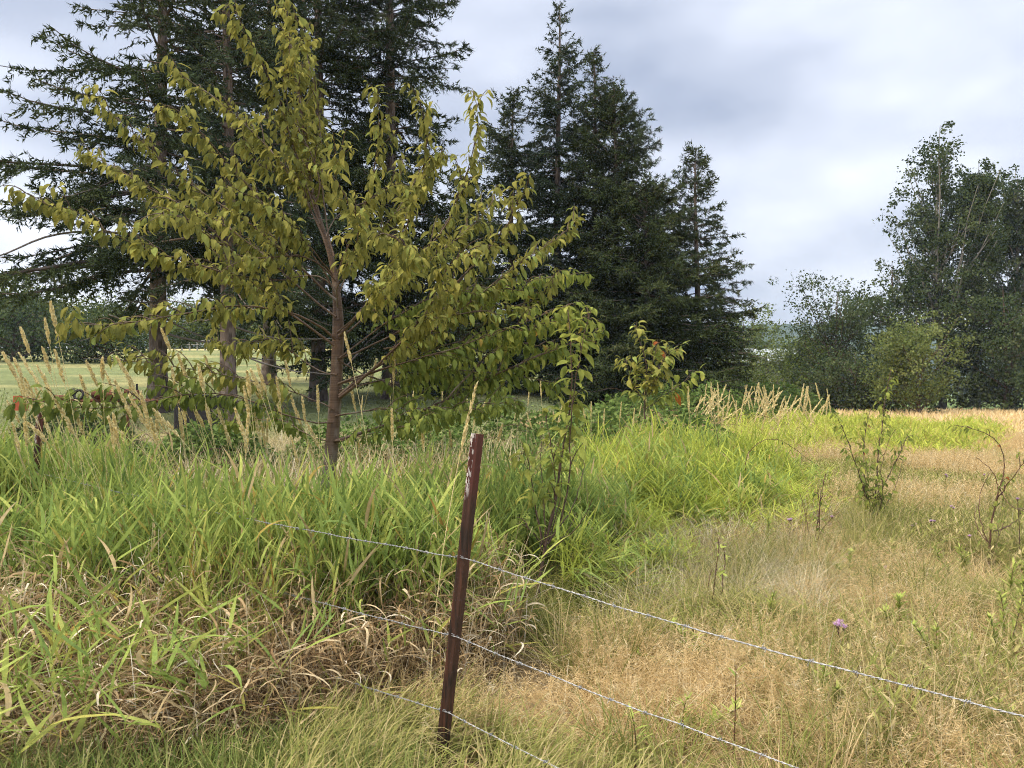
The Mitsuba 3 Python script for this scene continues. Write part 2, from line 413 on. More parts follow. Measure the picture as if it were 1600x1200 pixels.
    sp = tpos[ti] + tw[ti] * (tl[ti] * w)[:, None] + hang + rng.normal(0, .012, (N, 3))
    sd = unit(tw[ti] * .7 + rng.normal(0, .6, (N, 3)) + np.array([0, 0, -.05]))
    sl = (.12 + .13 * rng.random(N))
    sw = unit(np.cross(sd, rng.normal(0, 1, (N, 3)))) * (.018 + .018 * rng.random((N, 1)))
    V = np.stack([sp - sw, sp + sw, sp + sd * sl[:, None]], 1).reshape(-1, 3)
    F = np.arange(N)[:, None] * 3 + [0, 1, 2]
    tone = np.clip(rng.random(nb)[bi][ti] * .45 + rng.random(N) * .45 + .1 * (w > .8) + .12 * sv[ti], 0, 1)
    UV = np.repeat(np.stack([tone, w], -1), 3, axis=0)
    MB().add(V, F, UV).put(key + '__foliage', mat, False)
    labels[key + '__foliage'] = {'kind': 'stuff'}
    return key


GF = 'dark firs standing behind the young tree'
conifer('fir_tree', 'tall open fir with long bare trunk, leftmost of the firs', 247, 26.0, 22.0, 6.3, .20, 190, 11, p=.55, r0=.30, dead=9, dens=.8, droop=.30)
conifer('fir_tree', 'slender fir with leaning flared trunk, second trunk from the left', 357, 23.0, 19.0, 3.5, .24, 240, 12, p=.6, r0=.24, lean=-.012, dead=5, dens=.8, mat='m_fir_b')
conifer('fir_tree', 'dark fir behind the young tree, its trunk just left of the slim red-brown tree trunk', 497, 30.0, 25.0, 4.4, .13, 260, 13, p=.6, r0=.28, dens=.95)
conifer('fir_tree', 'dense tall fir cut by the top of the photo, next to the open sky', 610, 31.0, 26.5, 4.7, .08, 340, 14, p=.7, r0=.30, dens=1.0)
conifer('fir_tree', 'bluish fir far behind the others, seen between the two left trunks', 420, 38.0, 28.0, 4.2, .12, 220, 15, p=.7, r0=.3, mat='m_fir_b')
conifer('fir_tree', 'fir with a thin dead leader, leftmost top of the right-hand fir clump', 800, 37.0, 16.0, 3.9, .10, 190, 21, p=.55, r0=.2)
conifer('fir_tree', 'tallest narrow-topped fir of the right-hand clump', 872, 36.0, 19.9, 4.0, .07, 260, 22, p=.8, r0=.24, mat='m_fir_b')
conifer('fir_tree', 'fir with the second highest top in the right-hand clump', 928, 35.0, 17.2, 4.1, .07, 240, 23, p=.72, r0=.22)
conifer('fir_tree', 'fir with a slim spire, third top of the right-hand clump', 962, 34.2, 15.4, 4.7, .06, 270, 24, p=.66, r0=.22)
conifer('fir_tree', 'broad low fir filling the foot of the right-hand clump', 1010, 32.8, 10.4, 4.5, .03, 230, 25, p=.6, r0=.2)
conifer('fir_tree', 'small pointed fir standing apart at the right end of the clump', 1090, 34.0, 12.4, 3.1, .03, 250, 26, p=.7, r0=.17, dens=.9)
conifer('fir_tree', 'dark fir low behind the right part of the young tree', 720, 34.0, 11.0, 3.6, .04, 140, 27, p=.6, r0=.2)


# ------------------------------------------------------------------ broadleaved trees far off
def broadleaf(name, label, cat, x, y, H, R, seed, mat, n_leaf, size, crown0=.15, up=.6, r0=.15, shape='round', group=None, bark='m_twig', clump=.35, nl=46, z_base=None):
    rng = np.random.default_rng(seed)
    z0 = float(ground_z(x, y)) - .1
    key = thing(name, label, cat, group)
    s = np.linspace(0, 1, 9)
    tr = np.stack([x + .12 * H * .1 * np.sin(s * 4 + seed), y + 0 * s, z0 + s * H * .93], -1)
    MB().add(*tubes(tr[None], (r0 * (1 - s) ** .8 + .012)[None], 7)).put(key + '__trunk', bark, True)
    t = crown0 + (1 - crown0) * rng.random(nl) * .97
    q = (t - crown0) / (1 - crown0)
    prof = np.sqrt(np.clip(1 - (2 * q - 0.75) ** 2 / 1.6, .03, 1)) if shape == 'round' else (np.interp(q, [0, .2, .6, 1], [.75, 1, .7, .12]))
    az = rng.random(nl) * 2 * PI
    L = R * prof * (.6 + .55 * rng.random(nl))
    el = up * (0.6 + .8 * rng.random(nl))
    base = np.stack([np.interp(t * (.75 if shape == 'round' else .9), s, tr[:, k]) for k in range(3)], -1)
    k = np.linspace(0, 1, 6)
    D = np.stack([np.cos(az), np.sin(az), np.tan(el)], -1)
    P = base[:, None] + D[:, None] * (L[:, None] * k)[..., None]
    P[:, :, 2] = np.minimum(P[:, :, 2], z0 + H) - .10 * (k ** 2)[None] * L[:, None]
    P += rng.normal(0, .06 * R, P.shape) * k[None, :, None] * .5
    MB().add(*tubes(P, (r0 * .3 * np.linspace(1, .2, 6))[None] * np.ones((nl, 1)), 4)).put(key + '__limbs', bark, True)
    labels[key + '__limbs'] = {'kind': 'stuff'}
    # leaf clumps along the limbs
    nc = nl * 7
    li = rng.integers(0, nl, nc)
    kk = .25 + .75 * rng.random(nc) ** .7
    f = kk * 5
    i0 = np.minimum(f.astype(int), 4)
    fr = (f - i0)[:, None]
    C = P[li, i0] * (1 - fr) + P[li, i0 + 1] * fr + rng.normal(0, .14 * R, (nc, 3))
    ci = rng.integers(0, nc, n_leaf)
    rad = clump * (.5 + .9 * rng.random(nc))
    pos = C[ci] + np.clip(rng.normal(0, 1, (n_leaf, 3)), -1.7, 1.7) * rad[ci][:, None] * np.array([1, 1, .75]) * .62
    pos[:, 2] = np.maximum(pos[:, 2], z0 + .15)
    a = unit(rng.normal(0, 1, (n_leaf, 3)) + np.array([0, 0, -.3]))
    b = unit(np.cross(a, rng.normal(0, 1, (n_leaf, 3))))
    sz = size * (.6 + .8 * rng.random((n_leaf, 1)))
    V = np.stack([pos, pos + a * sz * .5 + b * sz * .36, pos + a * sz, pos + a * sz * .5 - b * sz * .36], 1).reshape(-1, 3)
    i4 = np.arange(n_leaf)[:, None] * 4
    tone = np.clip(rng.random(nc)[ci] * .6 + rng.random(n_leaf) * .4, 0, 1)
    MB().add(V, np.vstack([i4 + [0, 1, 2], i4 + [0, 2, 3]]), np.repeat(np.stack([tone, tone], -1), 4, axis=0)).put(key + '__foliage', mat, False)
    labels[key + '__foliage'] = {'kind': 'stuff'}
    return key


def px(u, Y):
    return (u - 800) / FPX * Y


def zt(v, Y):
    return at(800, v, Y)[2]


# right of the field
def bl(name, label, u, vtop, Y, R, seed, mat, n, size, **kw):
    x = px(u, Y)
    return broadleaf(name, label, kw.pop('cat', 'tree'), x, Y, zt(vtop, Y) - float(ground_z(x, Y)), R, seed, mat, n, size, **kw)


for k, (u, v, R, lab) in enumerate([(1470, 208, 3.6, 'tall poplar, leftmost and highest of the group by the field\'s far edge'), (1528, 222, 3.0, 'tall poplar, second of the group from the left'),
                                    (1588, 246, 3.2, 'tall poplar cut by the photo\'s right edge')]):
    bl('poplar_tree', lab, u, v, 62 + k * 1.5, R + .3, 40 + k, 'm_cotton', 25000, .21, crown0=.10, up=1.0, r0=.30, shape='spire', bark='m_bark_pale', clump=.55, nl=70)
bl('poplar_tree', 'dark leafy tree low in front of the poplars at the right edge', 1570, 430, 58, 4.2, 44, 'm_cotton', 11000, .22, crown0=.02, up=.6, clump=.7)
bl('poplar_tree', 'open spreading tree just left of the tall poplars', 1398, 388, 63, 4.8, 45, 'm_cotton', 10000, .22, crown0=.2, up=.45, clump=.6)
bl('alder_tree', 'rounded pale green alder in front of the poplars', 1434, 480, 50, 2.8, 46, 'm_alder', 13000, .16, crown0=.02, up=.75, r0=.12, clump=.5)
bl('alder_tree', 'thin-crowned alder with dark foot left of the rounded one', 1308, 440, 60, 3.3, 47, 'm_cotton', 8500, .18, crown0=.04, up=.9, r0=.14, clump=.55)
bl('alder_tree', 'dark bushy tree at the foot of the thin-crowned alder', 1335, 540, 56, 3.0, 48, 'm_cotton', 6500, .18, crown0=.02, up=.5, clump=.55)
bl('alder_tree', 'bushy green tree right of the pale roof', 1294, 520, 66, 2.9, 49, 'm_wood_far', 6500, .2, crown0=.02, up=.6, clump=.6)
bl('alder_tree', 'soft grey-green tree left of the pale roof beside the last fir', 1162, 476, 86, 5.0, 50, 'm_alder', 14000, .24, crown0=.02, up=.7, clump=.8)
bl('alder_tree', 'green bushy tree low between the last fir and the pale roof', 1140, 540, 60, 3.2, 51, 'm_alder', 7000, .18, crown0=.02, up=.5, clump=.55)
bl('alder_tree', 'small round bush below the pale roof', 1215, 585, 58, 2.6, 52, 'm_wood_far', 5000, .17, crown0=.02, up=.4, clump=.5)
bl('alder_tree', 'thin see-through young alder in front of the pale roof', 1196, 528, 64, 2.6, 55, 'm_alder', 3200, .17, crown0=.05, up=.7, r0=.06, clump=.5)
bl('alder_tree', 'mid-green tree between the pale roof and the thin-crowned alder', 1258, 498, 72, 2.9, 56, 'm_wood_far', 8000, .19, crown0=.03, up=.7, r0=.12, clump=.45)
bl('alder_tree', 'low bush at the field edge below the open spreading tree', 1380, 575, 55, 2.4, 53, 'm_wood_far', 5000, .17, crown0=.02, up=.4, clump=.5)
bl('alder_tree', 'distant grey-green tree right of the hill gap', 1262, 508, 105, 4.0, 54, 'm_alder', 5000, .3, crown0=.02, up=.7, clump=.9)
# far treeline above the pasture
bl('broadleaf_tree', 'dark bushy tree at the left edge below the open fir', 20, 468, 62, 4.6, 81, 'm_cotton', 6000, .24, crown0=.02, up=.4, clump=.7)
bl('broadleaf_tree', 'dark low tree in the pasture just left of the first fir trunk', 165, 492, 60, 4.0, 82, 'm_cotton', 5000, .24, crown0=.02, up=.4, clump=.7)
k = 0
for u, v, Y in [(-60, 452, 96), (10, 448, 92), (60, 470, 97), (120, 478, 100), (185, 470, 104), (300, 470, 112), (365, 462, 108), (430, 455, 116), (520, 480, 112), (600, 470, 116), (690, 500, 112), (770, 500, 115)]:
    bl('broadleaf_tree', f'grey-green tree of the treeline at the top of the sloping pasture', u, v, Y, 5.0 + (k % 3) * .6, 60 + k, 'm_wood_far' if k % 3 else 'm_alder', 4200, .38, crown0=.02, up=.55, clump=1.0, group='treeline beyond the pasture')
    k += 1

# ------------------------------------------------------------------ far pale building
bx, by = px(1190, 78), 78.0
key = thing('long_shed', 'long low shed with pale roof seen through the trees on the right', 'shed')
gz = float(ground_z(bx, by))


def box(c, h):
    c, h = np.asarray(c, float), np.asarray(h, float)
    V = np.array([[x, y, z] for x in (-1, 1) for y in (-1, 1) for z in (-1, 1)], float) * h + c
    F = np.array([[0, 1, 3], [0, 3, 2], [4, 6, 7], [4, 7, 5], [0, 4, 5], [0, 5, 1], [2, 3, 7], [2, 7, 6], [0, 2, 6], [0, 6, 4], [1, 5, 7], [1, 7, 3]])
    return V, F, V[:, :2] * .1


MB().add(*box((bx, by, gz + 2.2), (4.0, 4.0, 2.3))).put(key + '__wall', 'm_wallpaint')
zr, ze = zt(545, by), zt(566, by - 4.4)
V = np.array([[-4.4, -4.4, ze], [4.4, -4.4, ze], [4.4, 0, zr], [-4.4, 0, zr], [4.4, 4.4, ze], [-4.4, 4.4, ze]], float) + [bx, by, 0]
V = np.vstack([V, V - [0, 0, .15]])
F = np.array([[0, 1, 2], [0, 2, 3], [3, 2, 4], [3, 4, 5], [6, 8, 7], [6, 9, 8], [9, 10, 8], [9, 11, 10], [0, 6, 7], [0, 7, 1], [5, 4, 10], [5, 10, 11], [1, 7, 8], [1, 8, 2], [2, 8, 10], [2, 10, 4], [0, 3, 9], [0, 9, 6], [3, 5, 11], [3, 11, 9]])
MB().add(V, F, V[:, :2] * .1).put(key + '__roof', 'm_roof')
for q in range(7):                                             # standing seams of the sheet roof
    xx = bx - 4.1 + q * 1.366
    MB().add(*tubes(np.array([[[xx, by - 4.42, ze + .03], [xx, by, zr + .03]]]), np.full((1, 2), .04), 4)).put(key + '__roof__seam', 'm_roof')
V_, F_, U_ = box((bx + 2.5, by - 4.03, gz + 1.3), (.9, .03, 1.3))
MB().add(V_, F_, U_).put(key + '__door', 'm_black')

# far rail fence at the top of the pasture
key = thing('rail_fence', 'weathered pale rail fence at the top of the pasture', 'fence')
fy = 88.0
pts = [(px(u, fy), fy) for u in range(284, 356, 12)]
for x, y in pts:
    g = float(ground_z(x, y))
    MB().add(*box((x, y, g + .6), (.07, .07, .7))).put(key + '__post', 'm_rail')
for (xa, y), (xb, _) in zip(pts[:-1], pts[1:]):
    for h in (.65, 1.1):
        ga, gb = float(ground_z(xa, y)), float(ground_z(xb, y))
        MB().add(*tubes(np.array([[[xa, y - .09, ga + h], [xb, y - .09, gb + h]]]), np.full((1, 2), .055), 5)).put(key + '__rail', 'm_rail')


# ------------------------------------------------------------------ leaves with a shape (cherry)
def leaf_template(curl, fold, wid=.27, n=6, wav=0.0):
    s = np.linspace(0, 1, n)
    hw = wid * np.interp(s, [0, .15, .4, .65, .85, 1], [.03, .62, 1, .82, .36, 0])
    th = -curl * s ** 1.2
    d = np.stack([np.cos(th), 0 * th, np.sin(th)], -1)
    c = np.concatenate([[[0, 0, 0]], np.cumsum((d[1:] + d[:-1]) / 2 / (n - 1), 0)])
    nrm = np.stack([-np.sin(th), 0 * th, np.cos(th)], -1)
    up = fold * hw[:, None] * nrm + (wav * np.sin(s * 9) * hw)[:, None] * nrm
    yv = np.array([0, 1.0, 0])
    Lf, Rt = c + yv * hw[:, None] + up, c - yv * hw[:, None] + up
    pet = np.array([[-.22, .012, .05], [-.22, -.012, .05]])
    V = np.vstack([np.stack([Lf, c, Rt], 1).reshape(-1, 3), pet])
    F = []
    for k in range(n - 1):
        a = k * 3
        F += [[a, a + 1, a + 4], [a, a + 4, a + 3], [a + 1, a + 2, a + 5], [a + 1, a + 5, a + 4]]
    F += [[3 * n, 3 * n + 1, 1]]
    return V, np.array(F)


_trng = np.random.default_rng(77)
LEAVES = [leaf_template(c + .25, f, w * .72, wav=wv) for c, f, w, wv in [(.5, .35, .25, .1), (.9, .45, .27, .0), (1.3, .3, .24, .12), (.7, .6, .22, .0), (1.6, .4, .26, .1), (.2, .25, .27, .15)]]
_leafply = {}


def leaf_ply(k, ub, mat):
    if (k, ub, mat) not in _leafply:
        V, F = LEAVES[k]
        _leafply[k, ub, mat] = mikit.ply((V, F), mat, smooth=True, uv=np.tile([ub, .7], (len(V), 1)))
    return _leafply[k, ub, mat]


class Leaves:
    """Places leaves; the largest ones in the picture become parts of their own, the rest one part."""

    def __init__(self, seed):
        self.rng, self.p, self.R, self.L, self.k, self.u, self.m = np.random.default_rng(seed), [], [], [], [], [], []

    def shoot(self, P, spacing, size, droop=.5, start=.1, out=.75, mat='m_cherry', tone=(0, 1), jitter=.34, tipsmall=.8, both=True):
        rng = self.rng
        seg = np.r_[0, np.cumsum(np.linalg.norm(np.diff(P, axis=0), axis=1))]
        if seg[-1] < 1e-4:
            return
        s = np.arange(start * seg[-1], seg[-1], spacing)
        s = np.clip(s + rng.normal(0, spacing * .3, len(s)), 0, seg[-1])
        s = np.r_[s, seg[-1], seg[-1]]
        pos = np.stack([np.interp(s, seg, P[:, k]) for k in range(3)], -1)
        t = unit(np.stack([np.interp(np.clip(s + .02, 0, seg[-1]), seg, P[:, k]) - np.interp(np.clip(s - .02, 0, seg[-1]), seg, P[:, k]) for k in range(3)], -1))
        N = len(s)
        ref = unit(np.cross(t, np.array([0, 0, 1.0])) + 1e-6)
        up = np.cross(ref, t)
        phi = np.arange(N) * 2.4 + rng.normal(0, .5, N)
        side = ref * np.cos(phi)[:, None] + up * np.sin(phi)[:, None] * .8
        d = unit(t * .45 + side * out + np.array([0, 0, -1.0]) * droop * (.4 + rng.random((N, 1))) + rng.normal(0, jitter * .5, (N, 3)))
        nz = np.array([0, 0, 1.0]) + side * .25 + rng.normal(0, jitter, (N, 3))
        y = unit(np.cross(nz, d))
        z = np.cross(d, y)
        q = s / seg[-1]
        L = size * (.5 + .7 * rng.random(N)) * (1 - (1 - tipsmall) * np.clip((q - .82) / .18, 0, 1))
        self.p.append(pos + d * (L * .2)[:, None]); self.R.append(np.stack([d, y, z], -1)); self.L.append(L)
        self.k.append(rng.integers(0, len(LEAVES), N)); self.u.append(np.clip(tone[0] + (tone[1] - tone[0]) * rng.random(N), 0, 1)); self.m += [mat] * N

    def put(self, key, most=300):
        p, R, L, k, u = (np.concatenate(a) for a in (self.p, self.R, self.L, self.k, self.u))
        m = np.array(self.m)
        dist = np.linalg.norm(p - [0, 0, EYE], axis=1)
        a = np.abs(p[:, 0] / p[:, 1]) < .64
        face = np.abs((R[:, :, 2] * unit(p - [0, 0, EYE])).sum(-1)) + .35
        sc = np.where(a & (p[:, 2] < EYE + .5 * p[:, 1]), L / dist * face, 0)
        big = np.argsort(-sc, kind='stable')[:most]
        own = np.zeros(len(p), bool)
        own[big] = True
        for i in np.flatnonzero(own):
            M = np.eye(4)
            M[:3, :3] = R[i] * L[i]
            M[:3, 3] = p[i]
            scene[numbered(key + '__leaf')] = {**leaf_ply(int(k[i]), round(float(u[i]) * 12) / 12, str(m[i])), 'to_world': T(M)}
        rest = ~own
        for name in sorted(set(m[rest])):
            mb = MB()
            for kk in range(len(LEAVES)):
                sel = rest & (k == kk) & (m == name)
                if sel.any():
                    V, F = LEAVES[kk]
                    W = np.einsum('nij,vj->nvi', R[sel] * L[sel][:, None, None], V) + p[sel][:, None]
                    ff = (F[None] + (np.arange(sel.sum()) * len(V))[:, None, None]).reshape(-1, 3)
                    mb.add(W.reshape(-1, 3), ff, np.repeat(np.stack([u[sel], 0 * u[sel] + .7], -1), len(V), axis=0))
            kx = mb.put(key + '__foliage', str(name), True)
            labels[kx] = {'kind': 'stuff'}


def side_shoots(P, rng, every, length, upw=.35, start=.25):
    """Short side shoots along a limb."""
    seg = np.r_[0, np.cumsum(np.linalg.norm(np.diff(P, axis=0), axis=1))]
    out, s, sg = [], seg[-1] * start, 1
    while s < seg[-1] * .97:
        o = np.array([np.interp(s, seg, P[:, k]) for k in range(3)])
        t = unit(np.array([np.interp(min(s + .03, seg[-1]), seg, P[:, k]) for k in range(3)]) - o)
        ref = unit(np.cross(t, [0, 0, 1.0]))
        phi = rng.random() * 2 * PI
        d = unit(t * (.95 + .5 * rng.random()) + (ref * math.cos(phi) + np.cross(ref, t) * math.sin(phi)) * .8 + np.array([0, 0, upw]))
        L = length * (.5 + .9 * rng.random()) * (1.1 - .55 * s / seg[-1])
        out.append(curve([o, o + d * L * .5 + [0, 0, .02], o + d * L + np.array([0, 0, -.06 * L])], 6))
        s += every * (.6 + .8 * rng.random())
    return out


def woody(key, limbs, seed, leaf=.12, spacing=.028, r=(.012, .003), every=.14, shoot=.28, start=.22, bark='m_bark_cherry', twig_mat='m_twig', most=300, droop=.55, part='limb', leafstart=.25, thin=1.0):
    """limbs: (points, root radius, tip radius, leaf material, tone range)."""
    rng = np.random.default_rng(seed)
    lv, tw = Leaves(seed + 1), []
    for pts, ra, rb, mat, tone in limbs:
        P = curve(pts, 18)
        P[1:-1] += rng.normal(0, .003, P[1:-1].shape)
        q = np.linspace(0, 1, 18)
        MB().add(*tubes(P[None], ((ra + (rb - ra) * q ** .55) * thin)[None], 7)).put(key + '__' + part, bark, True)
        if mat:
            lv.shoot(P, spacing, leaf, droop, leafstart, mat=mat, tone=tone)
            if every:
                for S in side_shoots(P, rng, every, shoot, start=start):
                    tw.append(S)
                    lv.shoot(S, spacing, leaf * .95, droop, .12, mat=mat, tone=tone)
    if tw:
        kx = MB().add(*tubes(np.array(tw), np.linspace(.0042, .0018, 6)[None] * np.ones((len(tw), 1)), 4)).put(key + '__twigs', twig_mat, True)
        labels[kx] = {'kind': 'stuff'}
    if lv.p:
        lv.put(key, most)


# ------------------------------------------------------------------ the young cherry tree
CY = 5.6
key = thing('cherry_tree', 'young tree with olive drooping leaves and a slim banded red-brown trunk in the tall grass', 'tree')


def L_(pts, dy, ra=.016, rb=.003, mat='m_cherry', tone=(0, .78)):
    """A limb through photo points; dy: how far its tip lies behind (+) or before (-) the trunk."""
    n = len(pts)
    return [at(u, v, CY + dy * (k / (n - 1)) ** 1.1) for k, (u, v) in enumerate(pts)], ra, rb, mat, tone


trunk_px = [(512, 900), (512, 760), (519, 690), (525, 600), (527, 470), (514, 390), (492, 320), (480, 250), (470, 170), (458, 90), (446, 2)]
tp_ = [at(u, v, CY + .02 * k) for k, (u, v) in enumerate(trunk_px)]
tp_[0][2] = float(ground_z(tp_[0][0], tp_[0][1])) - .05
P = curve(tp_, 40)
rr = np.interp(np.linspace(0, 1, 40), [0, .06, .2, .44, .52, .65, .8, 1], [.078, .060, .050, .044, .024, .017, .011, .004])
MB().add(*tubes(P[None], rr[None], 12)).put(key + '__trunk', 'm_bark_cherry', True)
G = 'm_cherry_green'
limbs = [
    (P[22:], .001, .001, 'm_cherry', (0, .7)),
    L_([(523, 540), (440, 480), (330, 420), (230, 390), (150, 352), (85, 325), (22, 290)], -.9, .018),
    L_([(524, 530), (460, 490), (380, 478), (300, 488), (180, 507), (98, 500)], -1.3, .018, tone=(0, .9)),
    L_([(526, 470), (450, 400), (370, 335), (270, 268), (200, 200), (132, 148)], -.3, .016),
    L_([(525, 495), (430, 415), (340, 345), (260, 308), (190, 268), (120, 236)], .5, .015),
    L_([(520, 420), (470, 300), (420, 232), (350, 165), (300, 128), (255, 95)], .3, .014),
    L_([(500, 350), (450, 200), (420, 120), (385, 50), (358, 6)], -.5, .012),
    L_([(492, 320), (465, 200), (445, 110), (470, 60), (432, 8)], -.3, .011),
    L_([(526, 460), (430, 335), (350, 250), (300, 190), (252, 162)], -.9, .013),
    L_([(522, 400), (505, 300), (500, 200), (488, 120), (470, 60)], .5, .012),
    L_([(526, 440), (450, 400), (380, 400), (300, 350), (235, 345)], -1.3, .012),
    L_([(527, 430), (545, 380), (580, 290), (592, 205), (590, 138)], -.4, .013),
    L_([(530, 525), (570, 480), (610, 420), (650, 305), (666, 230), (652, 150)], -.6, .020),
    L_([(530, 525), (560, 490), (625, 425), (672, 385), (718, 300), (745, 205), (738, 138)], .2, .022),
    L_([(530, 622), (585, 575), (640, 520), (700, 455), (770, 380), (812, 318), (828, 272)], -.5, .024),
    L_([(530, 618), (610, 560), (700, 500), (800, 420), (860, 380), (907, 338)], .5, .018, tone=(.1, .95)),
    L_([(524, 690), (580, 672), (640, 650), (705, 622), (790, 578), (870, 545), (945, 515)], .5, .026, mat=G, tone=(0, .95)),
    L_([(520, 690), (570, 680), (640, 665), (670, 660)], -.4, .008, mat=G),
    L_([(530, 560), (620, 520), (720, 470), (820, 440), (920, 425)], .9, .014, mat=G, tone=(.1, .95)),
    L_([(530, 530), (600, 470), (680, 400), (750, 340), (775, 290)], 1.1, .014),
    L_([(528, 600), (620, 570), (720, 540), (830, 500), (905, 470)], .2, .014, mat=G, tone=(0, .95)),
    L_([(528, 500), (560, 400), (620, 330), (650, 280), (700, 240)], .9, .013),
    L_([(520, 660), (440, 645), (350, 616), (270, 620), (150, 638), (80, 630), (30, 618)], -1.1, .011, mat=G, tone=(.0, .5)),
    L_([(522, 640), (450, 610), (380, 592), (290, 575), (185, 562)], -.4, .010, tone=(0, .9)),
    L_([(517, 690), (470, 672), (430, 655), (380, 660), (330, 640)], .5, .008, mat=G, tone=(0, .6)),
    L_([(527, 480), (540, 420), (560, 350), (530, 290), (550, 230)], -1.0, .012),
    L_([(527, 520), (570, 480), (600, 450), (640, 410), (590, 360)], -1.3, .012),
    L_([(527, 560), (580, 590), (640, 600), (700, 590), (760, 600)], .6, .010, mat=G),
    L_([(527, 585), (470, 560), (420, 530), (380, 540), (330, 520)], .7, .010),
    L_([(530, 600), (640, 560), (740, 530), (840, 540), (900, 560)], .8, .012, mat=G, tone=(.1, .95)),
    L_([(530, 610), (620, 590), (720, 580), (820, 590), (880, 600)], .6, .011, mat=G, tone=(0, .9)),
    L_([(640, 650), (720, 640), (790, 630), (815, 632)], .2, .009, mat=G, tone=(0, .9)),
    L_([(700, 622), (760, 560), (820, 520), (880, 500), (930, 505)], .6, .010, mat=G, tone=(.2, .96)),
    L_([(530, 560), (610, 500), (690, 460), (770, 450), (850, 460)], .4, .012, mat=G, tone=(0, .95)),
    L_([(640, 520), (720, 490), (800, 480), (870, 440)], .5, .010, tone=(.1, .95)),
    L_([(600, 545), (660, 500), (700, 420), (740, 400)], -.9, .010),
    L_([(520, 430), (470, 370), (400, 310), (340, 290)], -.7, .010),
    L_([(522, 450), (480, 430), (420, 440), (350, 420), (300, 420)], .2, .010),
    L_([(510, 370), (540, 330), (600, 300), (630, 240)], .4, .009),
    L_([(500, 340), (470, 290), (410, 260), (380, 200)], .4, .009),
    L_([(524, 650), (600, 640), (690, 640), (750, 640), (790, 620)], -.2, .011, mat=G, tone=(0, .8)),
]
woody(key, limbs, 301, leaf=.103, spacing=.0195, every=.095, shoot=.26, start=.2, most=300, leafstart=.24, droop=.95, thin=.62)


# ------------------------------------------------------------------ saplings and bushes
def shrub(name, label, cat, stems, seed, Y0, **kw):
    key = thing(name, label, cat)
    limbs = [([at(u, v, Y0 + dy * k / max(1, len(p) - 1)) for k, (u, v) in enumerate(p)], ra * .62, rb * .7, mat, tone) for p, dy, ra, rb, mat, tone in stems]
    woody(key, limbs, seed, part='stem', **kw)
    return key


G = 'm_cherry_green'
shrub('cherry_sapling', 'leggy sapling right of the rusty post with bare dark foot and big leaves on top', 'sapling', [
    ([(836, 965), (843, 902), (852, 850), (866, 790), (880, 700), (893, 600), (890, 520), (886, 478)], 0, .026, .004, G, (.55, .94)),
    ([(856, 850), (880, 800), (890, 730), (893, 640), (905, 560), (925, 480)], -.1, .012, .003, G, (.55, .94)),
    ([(850, 850), (835, 780), (825, 720), (815, 690)], -.2, .010, .003, G, (.55, .95)),
    ([(852, 850), (850, 790), (845, 730), (850, 660)], .2, .010, .003, None, None),
    ([(852, 860), (905, 820), (925, 780)], -.3, .010, .003, None, None),
    ([(850, 855), (830, 830), (810, 815)], -.3, .009, .003, G, (.0, .4)),
    ([(855, 845), (895, 790), (910, 740), (915, 690)], .3, .009, .003, None, None),
    ([(855, 845), (868, 770), (860, 690), (850, 640)], 0, .008, .003, G, (.3, .9)),
    ([(846, 860), (838, 800), (826, 760)], .2, .008, .003, None, None),
    ([(858, 840), (876, 770), (872, 690)], .1, .008, .003, None, None),
    ([(850, 870), (880, 840), (900, 800)], .1, .007, .003, None, None),
], 311, 5.1, leaf=.125, spacing=.042, every=.17, shoot=.18, start=.34, most=300, leafstart=.42, bark='m_twig')
shrub('cherry_sapling', 'small sapling with a few orange leaves below the fir clump', 'sapling', [
    ([(1008, 655), (1008, 620), (1010, 570), (1000, 535), (992, 510)], 0, .022, .005, 'm_cherry', (.2, .95)),
    ([(1008, 620), (1030, 580), (1045, 550), (1062, 545)], -.2, .012, .004, 'm_cherry', (.2, .95)),
    ([(1008, 630), (985, 590), (978, 560)], .2, .012, .004, 'm_cherry', (.2, .95)),
    ([(1008, 625), (1020, 570), (1028, 530)], .2, .012, .004, 'm_cherry', (.3, 1)),
    ([(1008, 640), (1050, 610), (1085, 585)], -.2, .012, .004, G, (.2, .98)),
], 321, 10.5, leaf=.19, spacing=.04, every=.15, shoot=.3, start=.15, most=290, bark='m_twig')
shrub('wild_shrub', 'multi-stemmed shrub with a bright leafy top shoot in the dry field', 'shrub', [
    ([(1365, 815), (1370, 740), (1378, 660), (1388, 600), (1392, 575)], 0, .016, .004, G, (.4, .92)),
    ([(1365, 812), (1345, 750), (1325, 690), (1308, 650)], -.2, .012, .004, G, (.2, .98)),
    ([(1366, 812), (1385, 750), (1410, 700), (1418, 680)], .1, .012, .004, G, (.2, .9)),
    ([(1366, 812), (1350, 730), (1360, 640)], .3, .010, .003, G, (.3, .98)),
    ([(1366, 815), (1395, 770), (1410, 720)], .2, .009, .003, None, None),
    ([(1366, 815), (1372, 770), (1385, 700), (1400, 670)], -.2, .009, .003, None, None),
    ([(1364, 815), (1352, 780), (1355, 720)], .0, .008, .003, G, (.2, .7)),
    ([(1366, 815), (1378, 780), (1376, 740)], -.2, .008, .003, G, (.2, .7)),
], 331, 7.6, leaf=.085, spacing=.035, every=.10, shoot=.15, start=.08, most=290, bark='m_twig', leafstart=.15)
